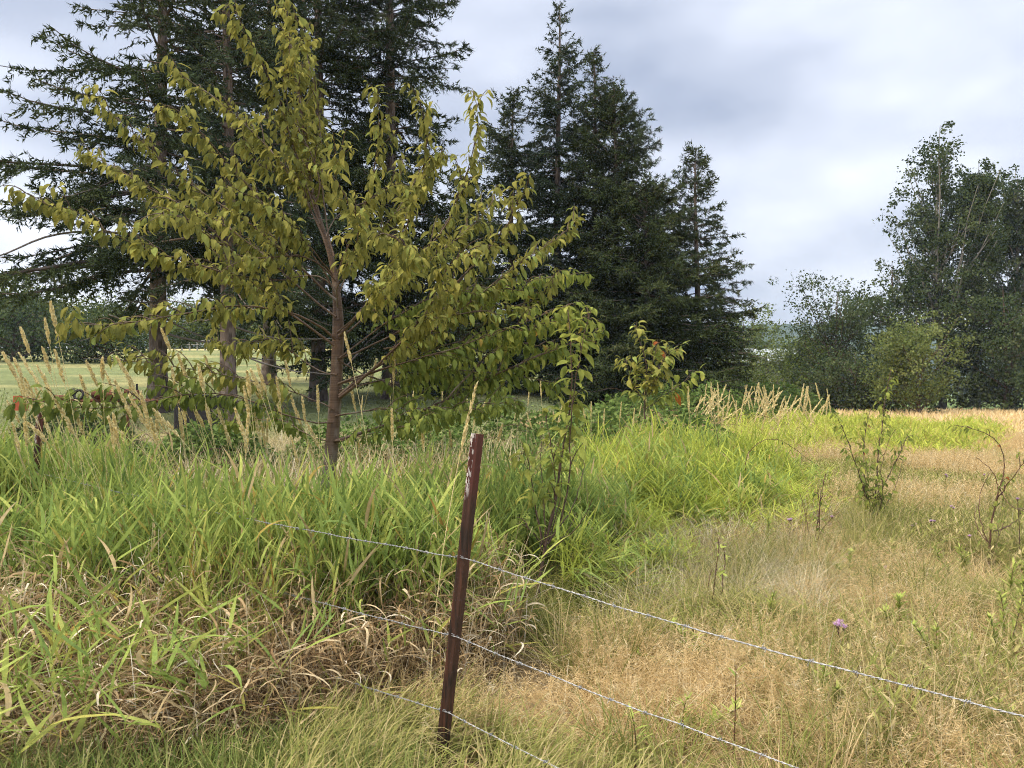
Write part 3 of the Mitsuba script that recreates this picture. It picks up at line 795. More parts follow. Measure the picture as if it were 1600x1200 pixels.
shrub('wild_shrub', 'nearly bare red-brown shrub at the photo\'s right edge', 'shrub', [
    ([(1545, 890), (1548, 830), (1560, 770), (1570, 720), (1558, 690), (1530, 672), (1490, 664)], 0, .017, .003, G, (.3, 1)),
    ([(1558, 780), (1580, 750), (1598, 725), (1610, 700)], -.2, .010, .003, G, (.2, .9)),
    ([(1562, 760), (1580, 790), (1605, 800)], -.2, .009, .003, G, (.2, .9)),
    ([(1550, 860), (1530, 800), (1545, 740)], .2, .009, .003, None, None),
    ([(1548, 850), (1530, 830), (1526, 790)], .2, .008, .003, None, None),
    ([(1552, 830), (1585, 815), (1600, 790)], .1, .008, .003, G, (.2, .9)),
    ([(1560, 770), (1545, 730), (1525, 715)], .1, .008, .003, None, None),
    ([(1545, 885), (1560, 840), (1570, 815)], .1, .008, .003, G, (.1, .7)),
], 341, 6.3, leaf=.07, spacing=.06, every=.18, shoot=.12, start=.2, most=140, bark='m_cane')
shrub('wild_shrub', 'dry dark-stemmed shrub with few leaves between the lime grass and the pale straw', 'shrub', [
    ([(1272, 890), (1275, 840), (1283, 780), (1290, 740)], 0, .012, .004, 'm_weed', (.0, .6)),
    ([(1273, 885), (1262, 820), (1250, 770)], .1, .009, .003, None, None),
    ([(1273, 880), (1290, 820), (1312, 800)], -.1, .008, .003, None, None),
    ([(1272, 885), (1280, 830), (1278, 760)], -.1, .009, .003, G, (.0, .5)),
    ([(1260, 890), (1258, 840), (1262, 790)], 0, .007, .003, None, None),
], 351, 6.4, leaf=.07, spacing=.07, every=.2, shoot=.1, start=.5, most=80, bark='m_cane')
shrub('wild_shrub', 'small pair of dark twigs with yellow-green tips standing in the pale straw', 'shrub', [
    ([(1115, 985), (1114, 930), (1120, 880), (1125, 838)], 0, .008, .003, 'm_weed', (.2, 1)),
    ([(1124, 985), (1128, 920), (1132, 880), (1130, 850)], .1, .007, .003, 'm_weed', (.2, 1)),
    ([(1118, 985), (1106, 940), (1112, 890)], .1, .006, .003, None, None),
], 361, 4.7, leaf=.05, spacing=.05, every=.12, shoot=.06, start=.6, most=60, bark='m_cane', leafstart=.6)
for lab, pts, Y0 in [('long arching bramble cane over the lime grass', [(1165, 735), (1172, 705), (1200, 686), (1240, 700), (1275, 725)], 8.0),
                     ('upright bramble cane with a leafy tip before the bramble thicket', [(1126, 745), (1124, 700), (1115, 660), (1103, 632)], 9.0)]:
    key = thing('bramble_cane', lab, 'bramble')
    woody(key, [([at(u, v, Y0) for u, v in pts], .005, .002, 'm_bramble', (.3, 1))], 371 + len(pts), leaf=.075, spacing=.12, every=None, most=40, part='stem', bark='m_cane', leafstart=.55)


# ------------------------------------------------------------------ bushes and thickets as leafy mounds
def thicket(name, label, cat, cx, cy, rx, ry, h, n, size, seed, mat='m_bramble', canes=14):
    rng = np.random.default_rng(seed)
    key = thing(name, label, cat)
    a, r = rng.random(n) * 2 * PI, np.sqrt(rng.random(n))
    x, y = cx + rx * r * np.cos(a), cy + ry * r * np.sin(a)
    lump = meshkit.fbm(np.stack([x * 1.3, y * 1.3, 0 * x + seed], -1), 3, seed)
    hh = h * np.sqrt(np.clip(1 - r ** 2, 0, 1)) * (.45 + 1.05 * lump)
    z = ground_z(x, y) + hh * (1 - .55 * rng.random(n) ** 2) + .02
    p = np.stack([x, y, z], -1)
    d = unit(np.stack([np.cos(a) * .5, np.sin(a) * .5, 0 * a + .1], -1) + rng.normal(0, .6, (n, 3)))
    nz = np.array([0, 0, 1.0]) + rng.normal(0, .5, (n, 3))
    yv = unit(np.cross(nz, d))
    R = np.stack([d, yv, np.cross(d, yv)], -1)
    L = size * (.6 + .7 * rng.random(n))
    V, F = leaf_template(.5, .3, .42, n=3)
    W = np.einsum('nij,vj->nvi', R * L[:, None, None], V) + p[:, None]
    ff = (F[None] + (np.arange(n) * len(V))[:, None, None]).reshape(-1, 3)
    u = np.clip(.5 * meshkit.fbm(p * 2.0, 2, seed + 1) + .5 * rng.random(n) + .1, 0, 1)
    kx = MB().add(W.reshape(-1, 3), ff, np.repeat(np.stack([u, u], -1), len(V), axis=0)).put(key + '__foliage', mat, True)
    labels[kx] = {'kind': 'stuff'}
    a, rs = rng.random(canes) * 2 * PI, rng.random(canes) * .8
    b = on_ground(np.stack([cx + rx * rs * np.cos(a), cy + ry * rs * np.sin(a)], -1))
    az = rng.random(canes) * 2 * PI
    v, f, uv, _ = ribbons(b, az, rng.random(canes) * .4, 1.4 + rng.random(canes), h * 1.8, .010, 8, prof='stem')
    P = _.copy()
    kx = MB().add(*tubes(P, np.linspace(.006, .003, 9)[None] * np.ones((canes, 1)), 4)).put(key + '__canes', 'm_cane', True)
    labels[kx] = {'kind': 'stuff'}
    return key


thicket('bramble_thicket', 'wide green bramble mound in front of the trees below the pale roof', 'bramble', px(1205, 36), 36, 3.0, 2.0, 1.75, 4000, .17, 501)
thicket('bramble_thicket', 'leafy brambles spreading under the small sapling below the fir clump', 'bramble', px(985, 13), 13.0, 2.2, 1.6, 1.15, 4200, .095, 502)
thicket('bramble_thicket', 'brambles in shade at the foot of the firs, right of the low limb', 'bramble', px(850, 15), 15.5, 2.6, 1.5, 1.2, 3400, .105, 503)
thicket('bramble_thicket', 'silvery green bramble bush below the black box-like object', 'bramble', px(310, 12), 12.0, 1.2, 1.0, 1.0, 4000, .085, 504)
thicket('bramble_thicket', 'dark bush behind the left fence post', 'bramble', px(115, 13), 13.0, 1.2, 1.0, 1.05, 3200, .08, 505, mat='m_cotton')
thicket('bramble_thicket', 'low weedy brambles behind the tree trunk', 'bramble', px(600, 12), 12.5, 2.2, 1.2, .8, 3600, .085, 506)
thicket('bramble_thicket', 'green brambles at the right end of the fir clump', 'bramble', px(1080, 24), 24.0, 3.0, 2.0, 1.3, 4200, .12, 507)

# ------------------------------------------------------------------ grass
rng = np.random.default_rng(900)
REED = [(-7, 3.85), (-2.6, 3.85), (-1.7, 3.75), (-1.0, 3.7), (-.35, 4.0), (.0, 4.6), (.6, 4.75), (.95, 5.3), (1.2, 5.9), (1.5, 6.5), (2.7, 7.2), (3.4, 8.6), (4.2, 11), (4.0, 12.5), (1, 12), (-.2, 9.5), (-1.2, 7.4), (-2.4, 6.4), (-5, 6.9), (-9, 6.9)]


def scatter(name, label, variants, mat, xy, rng, zs, spread=.12, tilt=0.0):
    """Copies of a few clumps (MB each) standing at the points xy, their height scaled by zs."""
    for k, mb in enumerate(variants):
        scene[f'group_{name}_{k}'] = {'type': 'shapegroup', 'patch': mikit.ply((np.vstack(mb.v), np.vstack(mb.f)), mat, uv=np.vstack(mb.u))}
    zs = np.broadcast_to(zs, (len(xy),))
    pick = rng.integers(len(variants), size=len(xy))
    for k, (x, y) in enumerate(xy):
        M = T().translate([float(x), float(y), float(ground_z(x, y)) - .02]).rotate([0, 0, 1], float(rng.random() * 360))
        if tilt:
            M = M.rotate([1, 0, 0], float(rng.normal(0, tilt)))
        w = 1 + spread * rng.normal()
        M = M.scale([w, w, float(zs[k])])
        scene[f'{name}__{k + 1:03d}'] = {'type': 'instance', 'shapegroup': {'type': 'ref', 'id': f'group_{name}_{pick[k]}'}, 'to_world': M}
    labels[name] = {'label': label, 'category': 'grass', 'kind': 'stuff'}


def reed_clump(seed, n=14, rad=.20, leaves=6, width=(.010, .0185), llen=(.18, .36), lean=.18, nseg=4, tone=.4, bendy=.55):
    """A clump of grass about a metre tall round the origin."""
    rng = np.random.default_rng(seed)
    a, r = rng.random(n) * 2 * PI, rad * np.sqrt(rng.random(n))
    base = np.column_stack([r * np.cos(a), r * np.sin(a), np.zeros(n)])
    az = rng.random(n) * 2 * PI
    th = np.abs(rng.normal(0, lean * .6, n))
    bend = np.abs(rng.normal(.10, lean, n))
    H = .65 + .4 * rng.random(n)
    pu = np.clip(tone + rng.normal(0, .13, n), 0, 1)
    mb = MB()
    v, f, uv, _ = ribbons(base, az, th, bend, H, .0055, 4, u=np.clip(pu + .15, 0, .85), prof='stem', roll=rng.random(n) * 3)
    mb.add(v, f, uv)
    for k in range(leaves):
        s = np.clip(.28 + .74 * (k + rng.random(n)) / leaves, 0, 1.0)
        b, thk = ribbon_point(base, az, th, bend, H, s)
        la = az + (k % 2) * PI + rng.normal(0, .9, n) + rng.random(n) * 1.2
        u = np.clip(pu + rng.normal(0, .13, n) + np.where(rng.random(n) < .09, .45, 0) + (.15 if k < 2 else 0), 0, 1)
        bd = np.where(rng.random(n) < .12, 1.1 + .8 * rng.random(n), bendy * rng.random(n) ** 1.5)
        v, f, uv, _ = ribbons(b, la, .22 + .5 * rng.random(n) + .3 * thk * (k % 2 == 0), bd, llen[0] + (llen[1] - llen[0]) * rng.random(n) * (1.1 - .3 * k / leaves), width[0] + (width[1] - width[0]) * rng.random(n), nseg, u=u, roll=rng.normal(0, .45, n), azd=rng.normal(0, .3, n))
        mb.add(v, f, uv)
    return mb


def edge(xy):
    """The stand is lower towards its right-hand edge."""
    d = shapely.distance(shapely.points(xy), shapely.LineString(REED[6:18]))
    return .42 + .58 * sst(0, 1.1, d)


def tall(xy, lo, hi, rng):
    c = meshkit.fbm(np.column_stack([xy * 1.1, np.zeros(len(xy))]), 3, 21)
    return (lo + (hi - lo) * np.clip((c - .25) * 1.9, 0, 1)) * (.88 + .24 * rng.random(len(xy)))


xy = inside(REED, 1250, rng)
keep = rng.random(len(xy)) < np.clip(8.5 / xy[:, 1] ** 1.1, .3, 1)
lime = (xy[:, 0] > .9 + .25 * np.sin(xy[:, 1] * 2)) & (xy[:, 1] > 5.4)
keep &= ~((np.abs(xy[:, 0] - .25) < .36) & (xy[:, 1] < 5.55)) & ~((np.abs(xy[:, 0] + 3.4) < .30) & (xy[:, 1] > 4.7) & (xy[:, 1] < 5.8))   # the sapling stands in a gap
A_, L_a = xy[keep & ~lime], xy[keep & lime]
mixed = rng.random(len(L_a)) < .30
scatter('reed_grass', 'tall blue-green and yellowing broad-bladed grass filling the left and middle', [reed_clump(2000 + k, n=20, tone=.14 + .085 * k, lean=.14 + .02 * (k % 4)) for k in range(8)], 'm_reed', np.vstack([A_, L_a[mixed]]), rng, np.r_[(tall(A_, .52, .92, rng) + .2 * sst(-2.3, -3.2, A_[:, 0])) * edge(A_), tall(L_a[mixed], .6, 1.05, rng) * edge(L_a[mixed])])
Lx = np.vstack([L_a[~mixed], L_a[~mixed][::2] + rng.normal(0, .15, (len(L_a[~mixed][::2]), 2))])
scatter('lime_grass', 'bright yellow-green grass clumps on the right of the stand', [reed_clump(2020 + k, n=15, leaves=6, width=(.009, .0155), llen=(.22, .38), lean=.34, tone=.2 + .09 * k, bendy=.8) for k in range(6)], 'm_lime', Lx, rng, tall(Lx, .48, 1.08, rng) * edge(Lx))
# far bright strip of green grass in the field
xs_ = inside([(px(1150, 17), 15), (px(1340, 20), 15), (px(1430, 24), 20), (px(1500, 30), 27), (px(1300, 34), 34), (px(1080, 25), 24)], 420, rng)
scatter('field_green_grass', 'strip of lush green grass along the far side of the dry field', [reed_clump(2040 + k, n=12, rad=.35, leaves=4, width=(.018, .03), llen=(.25, .45), lean=.3, nseg=3, tone=.2 + .15 * k) for k in range(4)], 'm_lime', xs_, rng, .30 + .45 * rng.random(len(xs_)))

# dead leaves hanging in the front of the stand
DEAD = [(-3.6, 2.9), (-2.4, 2.95), (-1.5, 3.0), (-.8, 3.3), (-.25, 3.7), (.0, 4.1), (-.1, 4.5), (-.6, 4.6), (-1.5, 4.4), (-3.6, 4.4)]
def dead_clump(seed, n=40):
    rng = np.random.default_rng(seed)
    a, r = rng.random(n) * 2 * PI, .15 * np.sqrt(rng.random(n))
    b = np.column_stack([r * np.cos(a), r * np.sin(a), .55 * rng.random(n) ** 1.2])
    t = np.clip(rng.normal(.50, .14) + rng.normal(0, .22, n), 0, 1)
    mb = MB()
    v, f, uv, _ = ribbons(b, rng.random(n) * 2 * PI, .2 + 1.1 * rng.random(n), .5 + 2.4 * rng.random(n), .08 + .20 * rng.random(n), .004 + .008 * rng.random(n) ** 2, 6, u=t, roll=rng.normal(0, .6, n), azd=rng.normal(0, .9, n))
    mb.add(v, f, uv)
    m = n // 4
    v, f, uv, _ = ribbons(b[:m] * [1, 1, 0], rng.random(m) * 2 * PI, np.abs(rng.normal(.15, .25, m)), rng.normal(.3, .4, m), .35 + .40 * rng.random(m), .0045, 5, u=t[:m], prof='stem')
    return mb.add(v, f, uv)


xy = inside(DEAD, 720, rng)
scatter('dead_grass', 'matted brown and bleached dead leaves along the front of the tall grass', [dead_clump(2100 + k) for k in range(10)], 'm_dead', xy, rng, (.45 + .75 * rng.random(len(xy))) * (.35 + .65 * sst(2.85, 3.8, xy[:, 1])), tilt=7.0)
_r = xy
labels['dead_grass']['category'] = 'dead grass'

# leafy stems leaning every way at the front left, and green blades coming up through the dead leaves
xy = inside([(-3.2, 2.75), (-1.9, 2.7), (-1.3, 3.1), (-.7, 3.5), (-.2, 4.0), (-.4, 4.4), (-1.5, 3.9), (-3.2, 4.0)], 70, rng)
scatter('leaning_grass', 'broad yellowing leafy stems leaning out over the dead leaves at the front left', [reed_clump(2060 + k, n=5, rad=.16, leaves=5, width=(.012, .021), llen=(.18, .34), lean=.5, tone=.3 + .1 * k) for k in range(6)], 'm_reed', xy, rng, .42 + .34 * rng.random(len(xy)), tilt=9.0)

# short green grass at the bottom left, paler tussocky blades by the post
n = 11000
xy = inside([(-2.6, 1.6), (-.35, 1.6), (-.2, 2.7), (-.7, 3.2), (-1.4, 3.0), (-2.4, 2.9)], n, rng)
mb = MB()
v, f, uv, _ = ribbons(on_ground(xy, -.01), rng.random(n) * 2 * PI, np.abs(rng.normal(.15, .3, n)), .3 + 1.0 * rng.random(n), .10 + .17 * rng.random(n), .003 + .004 * rng.random(n), 4, u=rng.random(n))
mb.add(v, f, uv)
labels[mb.put('short_grass', 'm_short')] = {'label': 'short darker green grass along the bottom left edge', 'category': 'grass', 'kind': 'stuff'}
n = 8000
xy = inside([(-.85, 2.1), (.35, 2.0), (.55, 2.55), (.1, 3.0), (-.3, 3.5), (-.9, 3.3)], n, rng)
xy = xy[~((np.abs(xy[:, 0] + .27) < .17) & (xy[:, 1] > 2.3) & (xy[:, 1] < 3.02) & (rng.random(n) < .85))]
n = len(xy)
mb = MB()
v, f, uv, _ = ribbons(on_ground(xy, -.01), rng.normal(.2, 1.0, n), np.abs(rng.normal(.3, .3, n)), .7 + 1.4 * rng.random(n), .14 + .24 * rng.random(n), .003 + .004 * rng.random(n), 5, u=rng.random(n), azd=rng.normal(0, .3, n))
mb.add(v, f, uv)
labels[mb.put('tussock_grass', 'm_mixed')] = {'label': 'fine green and tan arching blades around the foot of the rusty post', 'category': 'grass', 'kind': 'stuff'}

# tufts in the dry field, each a fan of blades: tan, straw and green ones
def tuft(seed, per, w, rad=.05, lean=.45, u0=.5, us=.25):
    rng = np.random.default_rng(seed)
    a, r = rng.random(per) * 2 * PI, np.abs(rng.normal(0, 1, per))
    b = np.column_stack([np.cos(a) * r * rad, np.sin(a) * r * rad, 0 * r])
    v, f, uv, _ = ribbons(b, a + rng.normal(0, .5, per), np.abs(rng.normal(.1, .2, per)) + lean * .5 * r, lean * 2.2 * rng.random(per) + .2, .55 + .5 * rng.random(per), w * (.6 + .8 * rng.random(per)), 4, u=np.clip(u0 + rng.normal(0, us * .6) + rng.normal(0, us * .6, per), 0, 1), roll=rng.normal(0, .5, per), azd=rng.normal(0, .35, per))
    return MB().add(v * [.5, .5, 1], f, uv)


def tufts(key, label, mat, poly, count, per, hmin, hmax, w, rng, rad=.05, thr=None, lean=.45, u0=.5, us=.25):
    c = inside(poly, count, rng)
    if thr is not None:
        c = c[meshkit.fbm(np.column_stack([c * 1.1, np.zeros(len(c))]), 3, 47) > thr]
    scatter(key, label, [tuft(3000 + k + count, per, w, rad * 2, lean, u0, us) for k in range(8)], mat, c, rng, hmin + (hmax - hmin) * rng.random(len(c)))


FIELD = [(.35, 2.3), (1.6, 2.2), (4.2, 5.2), (6.6, 9.0), (4.6, 9.6), (3.2, 7.6), (2.2, 6.2), (1.0, 4.8), (.2, 3.8)]
tufts('tan_tuft', 'tan tufts of bunched dry grass in the near field', 'm_dry', FIELD, 430, 34, .16, .42, .006, rng, us=.4)
tufts('green_tuft', 'olive green tufts of grass scattered in the near field', 'm_mixed', FIELD, 520, 34, .16, .48, .008, rng, thr=.43, u0=.15)
tufts('olive_tuft', 'olive green weedy tufts in the middle of the dry field', 'm_mixed', [(1.0, 3.6), (2.4, 3.4), (4.4, 5.2), (7.0, 9.0), (5.0, 10.0), (3.4, 7.2), (1.6, 5.0)], 380, 30, .18, .46, .010, rng, rad=.08, thr=.40, u0=.1, us=.35)
tufts('foot_tuft', 'green and tan tufts around the dark foot of the sapling', 'm_mixed', [(-.25, 4.5), (.1, 4.3), (.7, 4.7), (.75, 5.5), (-.1, 5.6)], 90, 34, .15, .42, .009, rng, rad=.06, u0=.25, us=.45)
tufts('stem_tuft', 'thin upright dry stems standing here and there in the field', 'm_straw', [(.5, 2.4), (2.0, 2.4), (4.6, 5.2), (8.5, 12), (5.2, 12), (3.2, 7.6), (.9, 4.6)], 260, 7, .38, .72, .0045, rng, rad=.05, lean=.2, u0=.45, us=.5)
tufts('edge_tuft', 'green and straw tufts where the tall stand gives way to the dry field', 'm_mixed', [(.0, 3.9), (.7, 4.5), (1.25, 5.3), (1.7, 6.1), (2.9, 6.8), (3.7, 8.4), (4.5, 11), (4.9, 11), (4.2, 8.2), (3.2, 6.4), (1.9, 5.5), (1.2, 4.6), (.4, 3.7)], 320, 36, .22, .6, .009, rng, rad=.08, u0=.3, us=.45)
tufts('field_tuft', 'mixed green and straw tufts further out in the field', 'm_mixed', [(3.0, 7.6), (5.8, 8.2), (11, 16), (9, 22), (5.0, 14)], 900, 24, .22, .5, .012, rng, rad=.12, thr=.38, u0=.25, us=.45)
tufts('lodged_tuft', 'lodged tan and green tufts bowed over in the near field', 'm_mixed', [(.9, 3.0), (2.2, 2.9), (4.0, 4.6), (5.6, 7.0), (3.2, 7.0), (1.0, 4.6)], 420, 46, .34, .58, .0065, rng, rad=.07, thr=.40, lean=.95, u0=.5, us=.45)

# pale straw in the middle right
tufts('straw_grass', 'bleached straw-coloured grass between the lime clump and the dry field', 'm_straw', [(.75, 4.6), (1.9, 4.7), (2.5, 6.0), (2.6, 7.1), (1.6, 6.5), (1.1, 5.9), (.6, 5.1)], 260, 36, .22, .55, .0055, rng, rad=.06, u0=.7, us=.4, lean=.6)
tufts('russet_tuft', 'brownish dry tufts at the shaded foot of the lime grass', 'm_dead', [(1.0, 5.4), (1.5, 6.2), (2.8, 6.9), (3.4, 8.0), (3.6, 9.2), (3.2, 8.4), (2.6, 7.5), (1.5, 6.8), (.9, 5.9)], 170, 34, .25, .6, .006, rng, rad=.07, u0=.35, us=.4, lean=.5)

# swirled flattened grass
n = 13000
xy = np.vstack([inside([(.7, 3.7), (1.6, 3.5), (2.4, 3.6), (2.2, 4.6), (1.0, 4.7)], n // 2, rng), inside([(1.7, 2.7), (3.2, 3.0), (4.2, 5.0), (2.4, 4.8), (1.5, 3.3)], n - n // 2, rng)])
xy = xy[meshkit.fbm(np.column_stack([xy * .8, np.zeros(n)]), 2, 41) < .55]
n = len(xy)
sw = meshkit.fbm(np.column_stack([xy * .9, np.zeros(n)]), 2, 31) * 7
mb = MB()
v, f, uv, _ = ribbons(on_ground(xy, .02) + np.column_stack([np.zeros((n, 2)), .10 * rng.random(n)]), sw + rng.normal(0, .35, n), 1.0 + .3 * rng.random(n), .4 + .3 * rng.random(n), .25 + .35 * rng.random(n), .003 + .005 * rng.random(n), 4, u=np.clip(rng.normal(.5, .28, n), 0, 1), azd=rng.normal(0, .5, n))
mb.add(v, f, uv)
labels[mb.put('flattened_grass', 'm_mixed')] = {'label': 'flattened swirls of greenish grass lying in the dry field', 'category': 'grass', 'kind': 'stuff'}


# fine dry bent grass: a few patches used over and over
def dry_patch(seed, size, stalks, hmin, hmax, w, greens):
    rng = np.random.default_rng(seed)
    n = stalks
    b = np.column_stack([(rng.random((n, 2)) - .5) * size * 1.25, np.zeros(n)])
    az, th, bd = rng.random(n) * 2 * PI, np.abs(rng.normal(.1, .25, n)), np.abs(rng.normal(.3, .4, n))
    H = hmin + (hmax - hmin) * rng.random(n)
    u = np.clip(rng.normal(.5, .22, n), 0, 1)
    mb = MB()
    v, f, uv, _ = ribbons(b, az, th, bd, H, w * .55, 3, u=u, prof='stem')
    mb.add(v, f, uv)
    for k in range(10):
        s = .55 + .45 * (k + rng.random(n)) / 10
        p, tk = ribbon_point(b, az, th, bd, H, s)
        v, f, uv, _ = ribbons(p, rng.random(n) * 2 * PI, .5 + .9 * rng.random(n), .5 * rng.random(n), (.022 + .035 * rng.random(n)) * (1.4 - .6 * s), w * (1 + rng.random(n)), 1, u=np.clip(u + rng.normal(0, .15, n), 0, 1), roll=rng.random(n) * 3)
        mb.add(v, f, uv)
    m = n // 2                                                   # leaf litter
    b2 = np.column_stack([(rng.random((m, 2)) - .5) * size * 1.25, .01 + .08 * rng.random(m)])
    v, f, uv, _ = ribbons(b2, rng.random(m) * 2 * PI, 1.0 + .6 * rng.random(m), .3 + rng.random(m), .08 + .16 * rng.random(m), w * (.8 + 1.2 * rng.random(m)), 3, u=rng.random(m))
    mb.add(v, f, uv)
    return mb


def grow_patches(name, label, mbs, mat, spots, size, rng, smin=.75, smax=1.15):
    for k, mb in enumerate(mbs):
        g = f'group_{name}_{k}'
        scene[g] = {'type': 'shapegroup', 'patch': mikit.ply((np.vstack(mb.v), np.vstack(mb.f)), mat, uv=np.vstack(mb.u))}
    for k, (x, y) in enumerate(spots):
        s = smin + (smax - smin) * rng.random()
        M = T().translate([float(x), float(y), float(ground_z(x, y)) - .01]).rotate([0, 0, 1], float(rng.random() * 360)).scale([1.05, 1.05, s])
        scene[f'{name}__{k + 1:03d}'] = {'type': 'instance', 'shapegroup': {'type': 'ref', 'id': f'group_{name}_{int(rng.integers(len(mbs)))}'}, 'to_world': M}
    labels[name] = {'label': label, 'category': 'grass', 'kind': 'stuff'}


reed_path = _P(np.array(REED))
S = .42
spots = []
for x in np.arange(-.6, 6.5, S):
    for y in np.arange(1.7, 8.4, S):
        if abs(x) > y * .70 + .3 or reed_path.contains_point((x, y)) or (x < .2 and y < 2.6) or (x < -.2):
            continue
        dens = meshkit.fbm(np.array([x * .8, y * .8, 0.0]), 2, 41)
        if dens > .53:
            spots.append((x + rng.normal(0, .05), y + rng.normal(0, .05)))
grow_patches('dry_grass', 'fine fluffy tan grass covering the dry field in the right foreground', [dry_patch(600 + k, S, 250, .10, .32, .0040, 0) for k in range(3)], 'm_dry', spots, S, rng)
S = .9
spots = []
for x in np.arange(1, 24, S):
    for y in np.arange(8.2, 24, S):
        if abs(x) > y * .70 + .5 or reed_path.contains_point((x, y)):
            continue
        if meshkit.fbm(np.array([x * .5, y * .5, 0.0]), 2, 43) > .53:
            spots.append((x + rng.normal(0, .1), y + rng.normal(0, .1)))
grow_patches('dry_field_grass', 'tan and russet dry grass across the middle of the field', [dry_patch(610 + k, S, 480, .18, .45, .008, 0) for k in range(2)], 'm_dry', spots, S, rng)
# weedy green mixed into the dry field
n = 15000
xy = inside([(1.2, 2.6), (5.5, 5.5), (9, 14), (4.5, 14), (3.2, 8), (2.2, 5.0)], n, rng)
keepn = meshkit.fbm(np.column_stack([xy * .9, np.zeros(n)]), 3, 45) > .45
xy = xy[keepn]
n = len(xy)
mb = MB()
v, f, uv, _ = ribbons(on_ground(xy), rng.random(n) * 2 * PI, np.abs(rng.normal(.2, .35, n)), .3 + 1.0 * rng.random(n), .14 + .28 * rng.random(n), .004 + .006 * rng.random(n), 4, u=rng.random(n), azd=rng.normal(0, .3, n))
mb.add(v, f, uv)
for k in range(3):
    p, tk = ribbon_point(on_ground(xy), rng.random(n) * 2 * PI, np.full(n, .2), np.full(n, .2), np.full(n, .26), rng.random(n))
    v, f, uv, _ = ribbons(p, rng.random(n) * 2 * PI, .6 + .6 * rng.random(n), .5 * rng.random(n), .05 + .06 * rng.random(n), .010 + .008 * rng.random(n), 2, u=rng.random(n))
    mb.add(v, f, uv)
labels[mb.put('weedy_grass', 'm_mixed')] = {'label': 'low weedy green growth scattered through the dry field', 'category': 'grass', 'kind': 'stuff'}

# dry and green growth between the tall grass and the pasture
n = 13000
xy = inside([(-12, 6.8), (-5, 6.8), (-2.4, 6.3), (-1.2, 7.3), (-.2, 9.4), (1, 11.8), (4, 12.5), (4, 16), (-4, 17), (-14, 17)], n, rng)
mb = MB()
v, f, uv, _ = ribbons(on_ground(xy), rng.random(n) * 2 * PI, np.abs(rng.normal(.15, .25, n)), .2 + .8 * rng.random(n), .35 + .55 * rng.random(n), .008 + .008 * rng.random(n), 4, u=np.clip(rng.normal(.6, .25, n), 0, 1), azd=rng.normal(0, .3, n))
mb.add(v, f, uv)
labels[mb.put('rough_grass', 'm_straw')] = {'label': 'rough pale grass between the tall green stand and the pasture', 'category': 'grass', 'kind': 'stuff'}
n = 9000
yy = 15 + 20 * rng.random(n) ** 1.4
xx = (rng.random(n) * .80 - .72) * yy
xy = np.column_stack([xx, yy])
mb = MB()
v, f, uv, _ = ribbons(on_ground(xy), rng.random(n) * 2 * PI, np.abs(rng.normal(.3, .4, n)), .3 + .8 * rng.random(n), .05 + .10 * rng.random(n), .012 + .0008 * yy, 2, u=rng.random(n))
mb.add(v, f, uv)
labels[mb.put('pasture_grass', 'm_pasture')] = {'label': 'short grazed grass of the sloping pasture behind the firs', 'category': 'grass', 'kind': 'stuff'}
n = 16000
yy = 22 + 40 * rng.random(n) ** 1.5
xx = yy * (.18 + .55 * rng.random(n))
mb = MB()
v, f, uv, _ = ribbons(on_ground(np.column_stack([xx, yy])), rng.random(n) * 2 * PI, np.abs(rng.normal(.1, .3, n)), .2 + .6 * rng.random(n), .25 + .3 * rng.random(n), .012 + .0012 * yy, 2, u=np.clip(rng.normal(.6, .2, n), 0, 1))
mb.add(v, f, uv)
labels[mb.put('far_field_grass', 'm_dry')] = {'label': 'tan dry grass at the far right of the field up to the trees', 'category': 'grass', 'kind': 'stuff'}



for q, u in enumerate(range(-120, 860, 120)):
    thicket('hedge', 'grey-green hedge under the treeline at the top of the pasture', 'hedge', px(u, 99), 99.0, 8.0, 3.0, 5.0, 1300, .5, 540 + q, mat='m_wood_far', canes=4)
    labels[[k for k in labels if k.startswith('hedge') and '__' not in k][-1]]['group'] = 'hedges under the far treeline'
for lab, u, Y, rx, h, sd in [('dark hedge at the foot of the poplars, rightmost part', 1600, 59, 5.0, 3.2, 521), ('dark hedge at the foot of the poplars behind the rounded alder', 1500, 60, 4.5, 3.4, 522), ('dark hedge between the thin-crowned and the rounded alder', 1375, 62, 4.5, 3.0, 523),
                         ('low hedge at the field edge below the bushy green tree', 1280, 60, 4.0, 2.0, 524), ('low hedge at the foot of the last fir', 1120, 50, 4.0, 2.3, 525)]:
    thicket('hedge', lab, 'hedge', px(u, Y), Y, rx, 2.0, h, 2600, .30, sd, mat='m_cotton', canes=8)

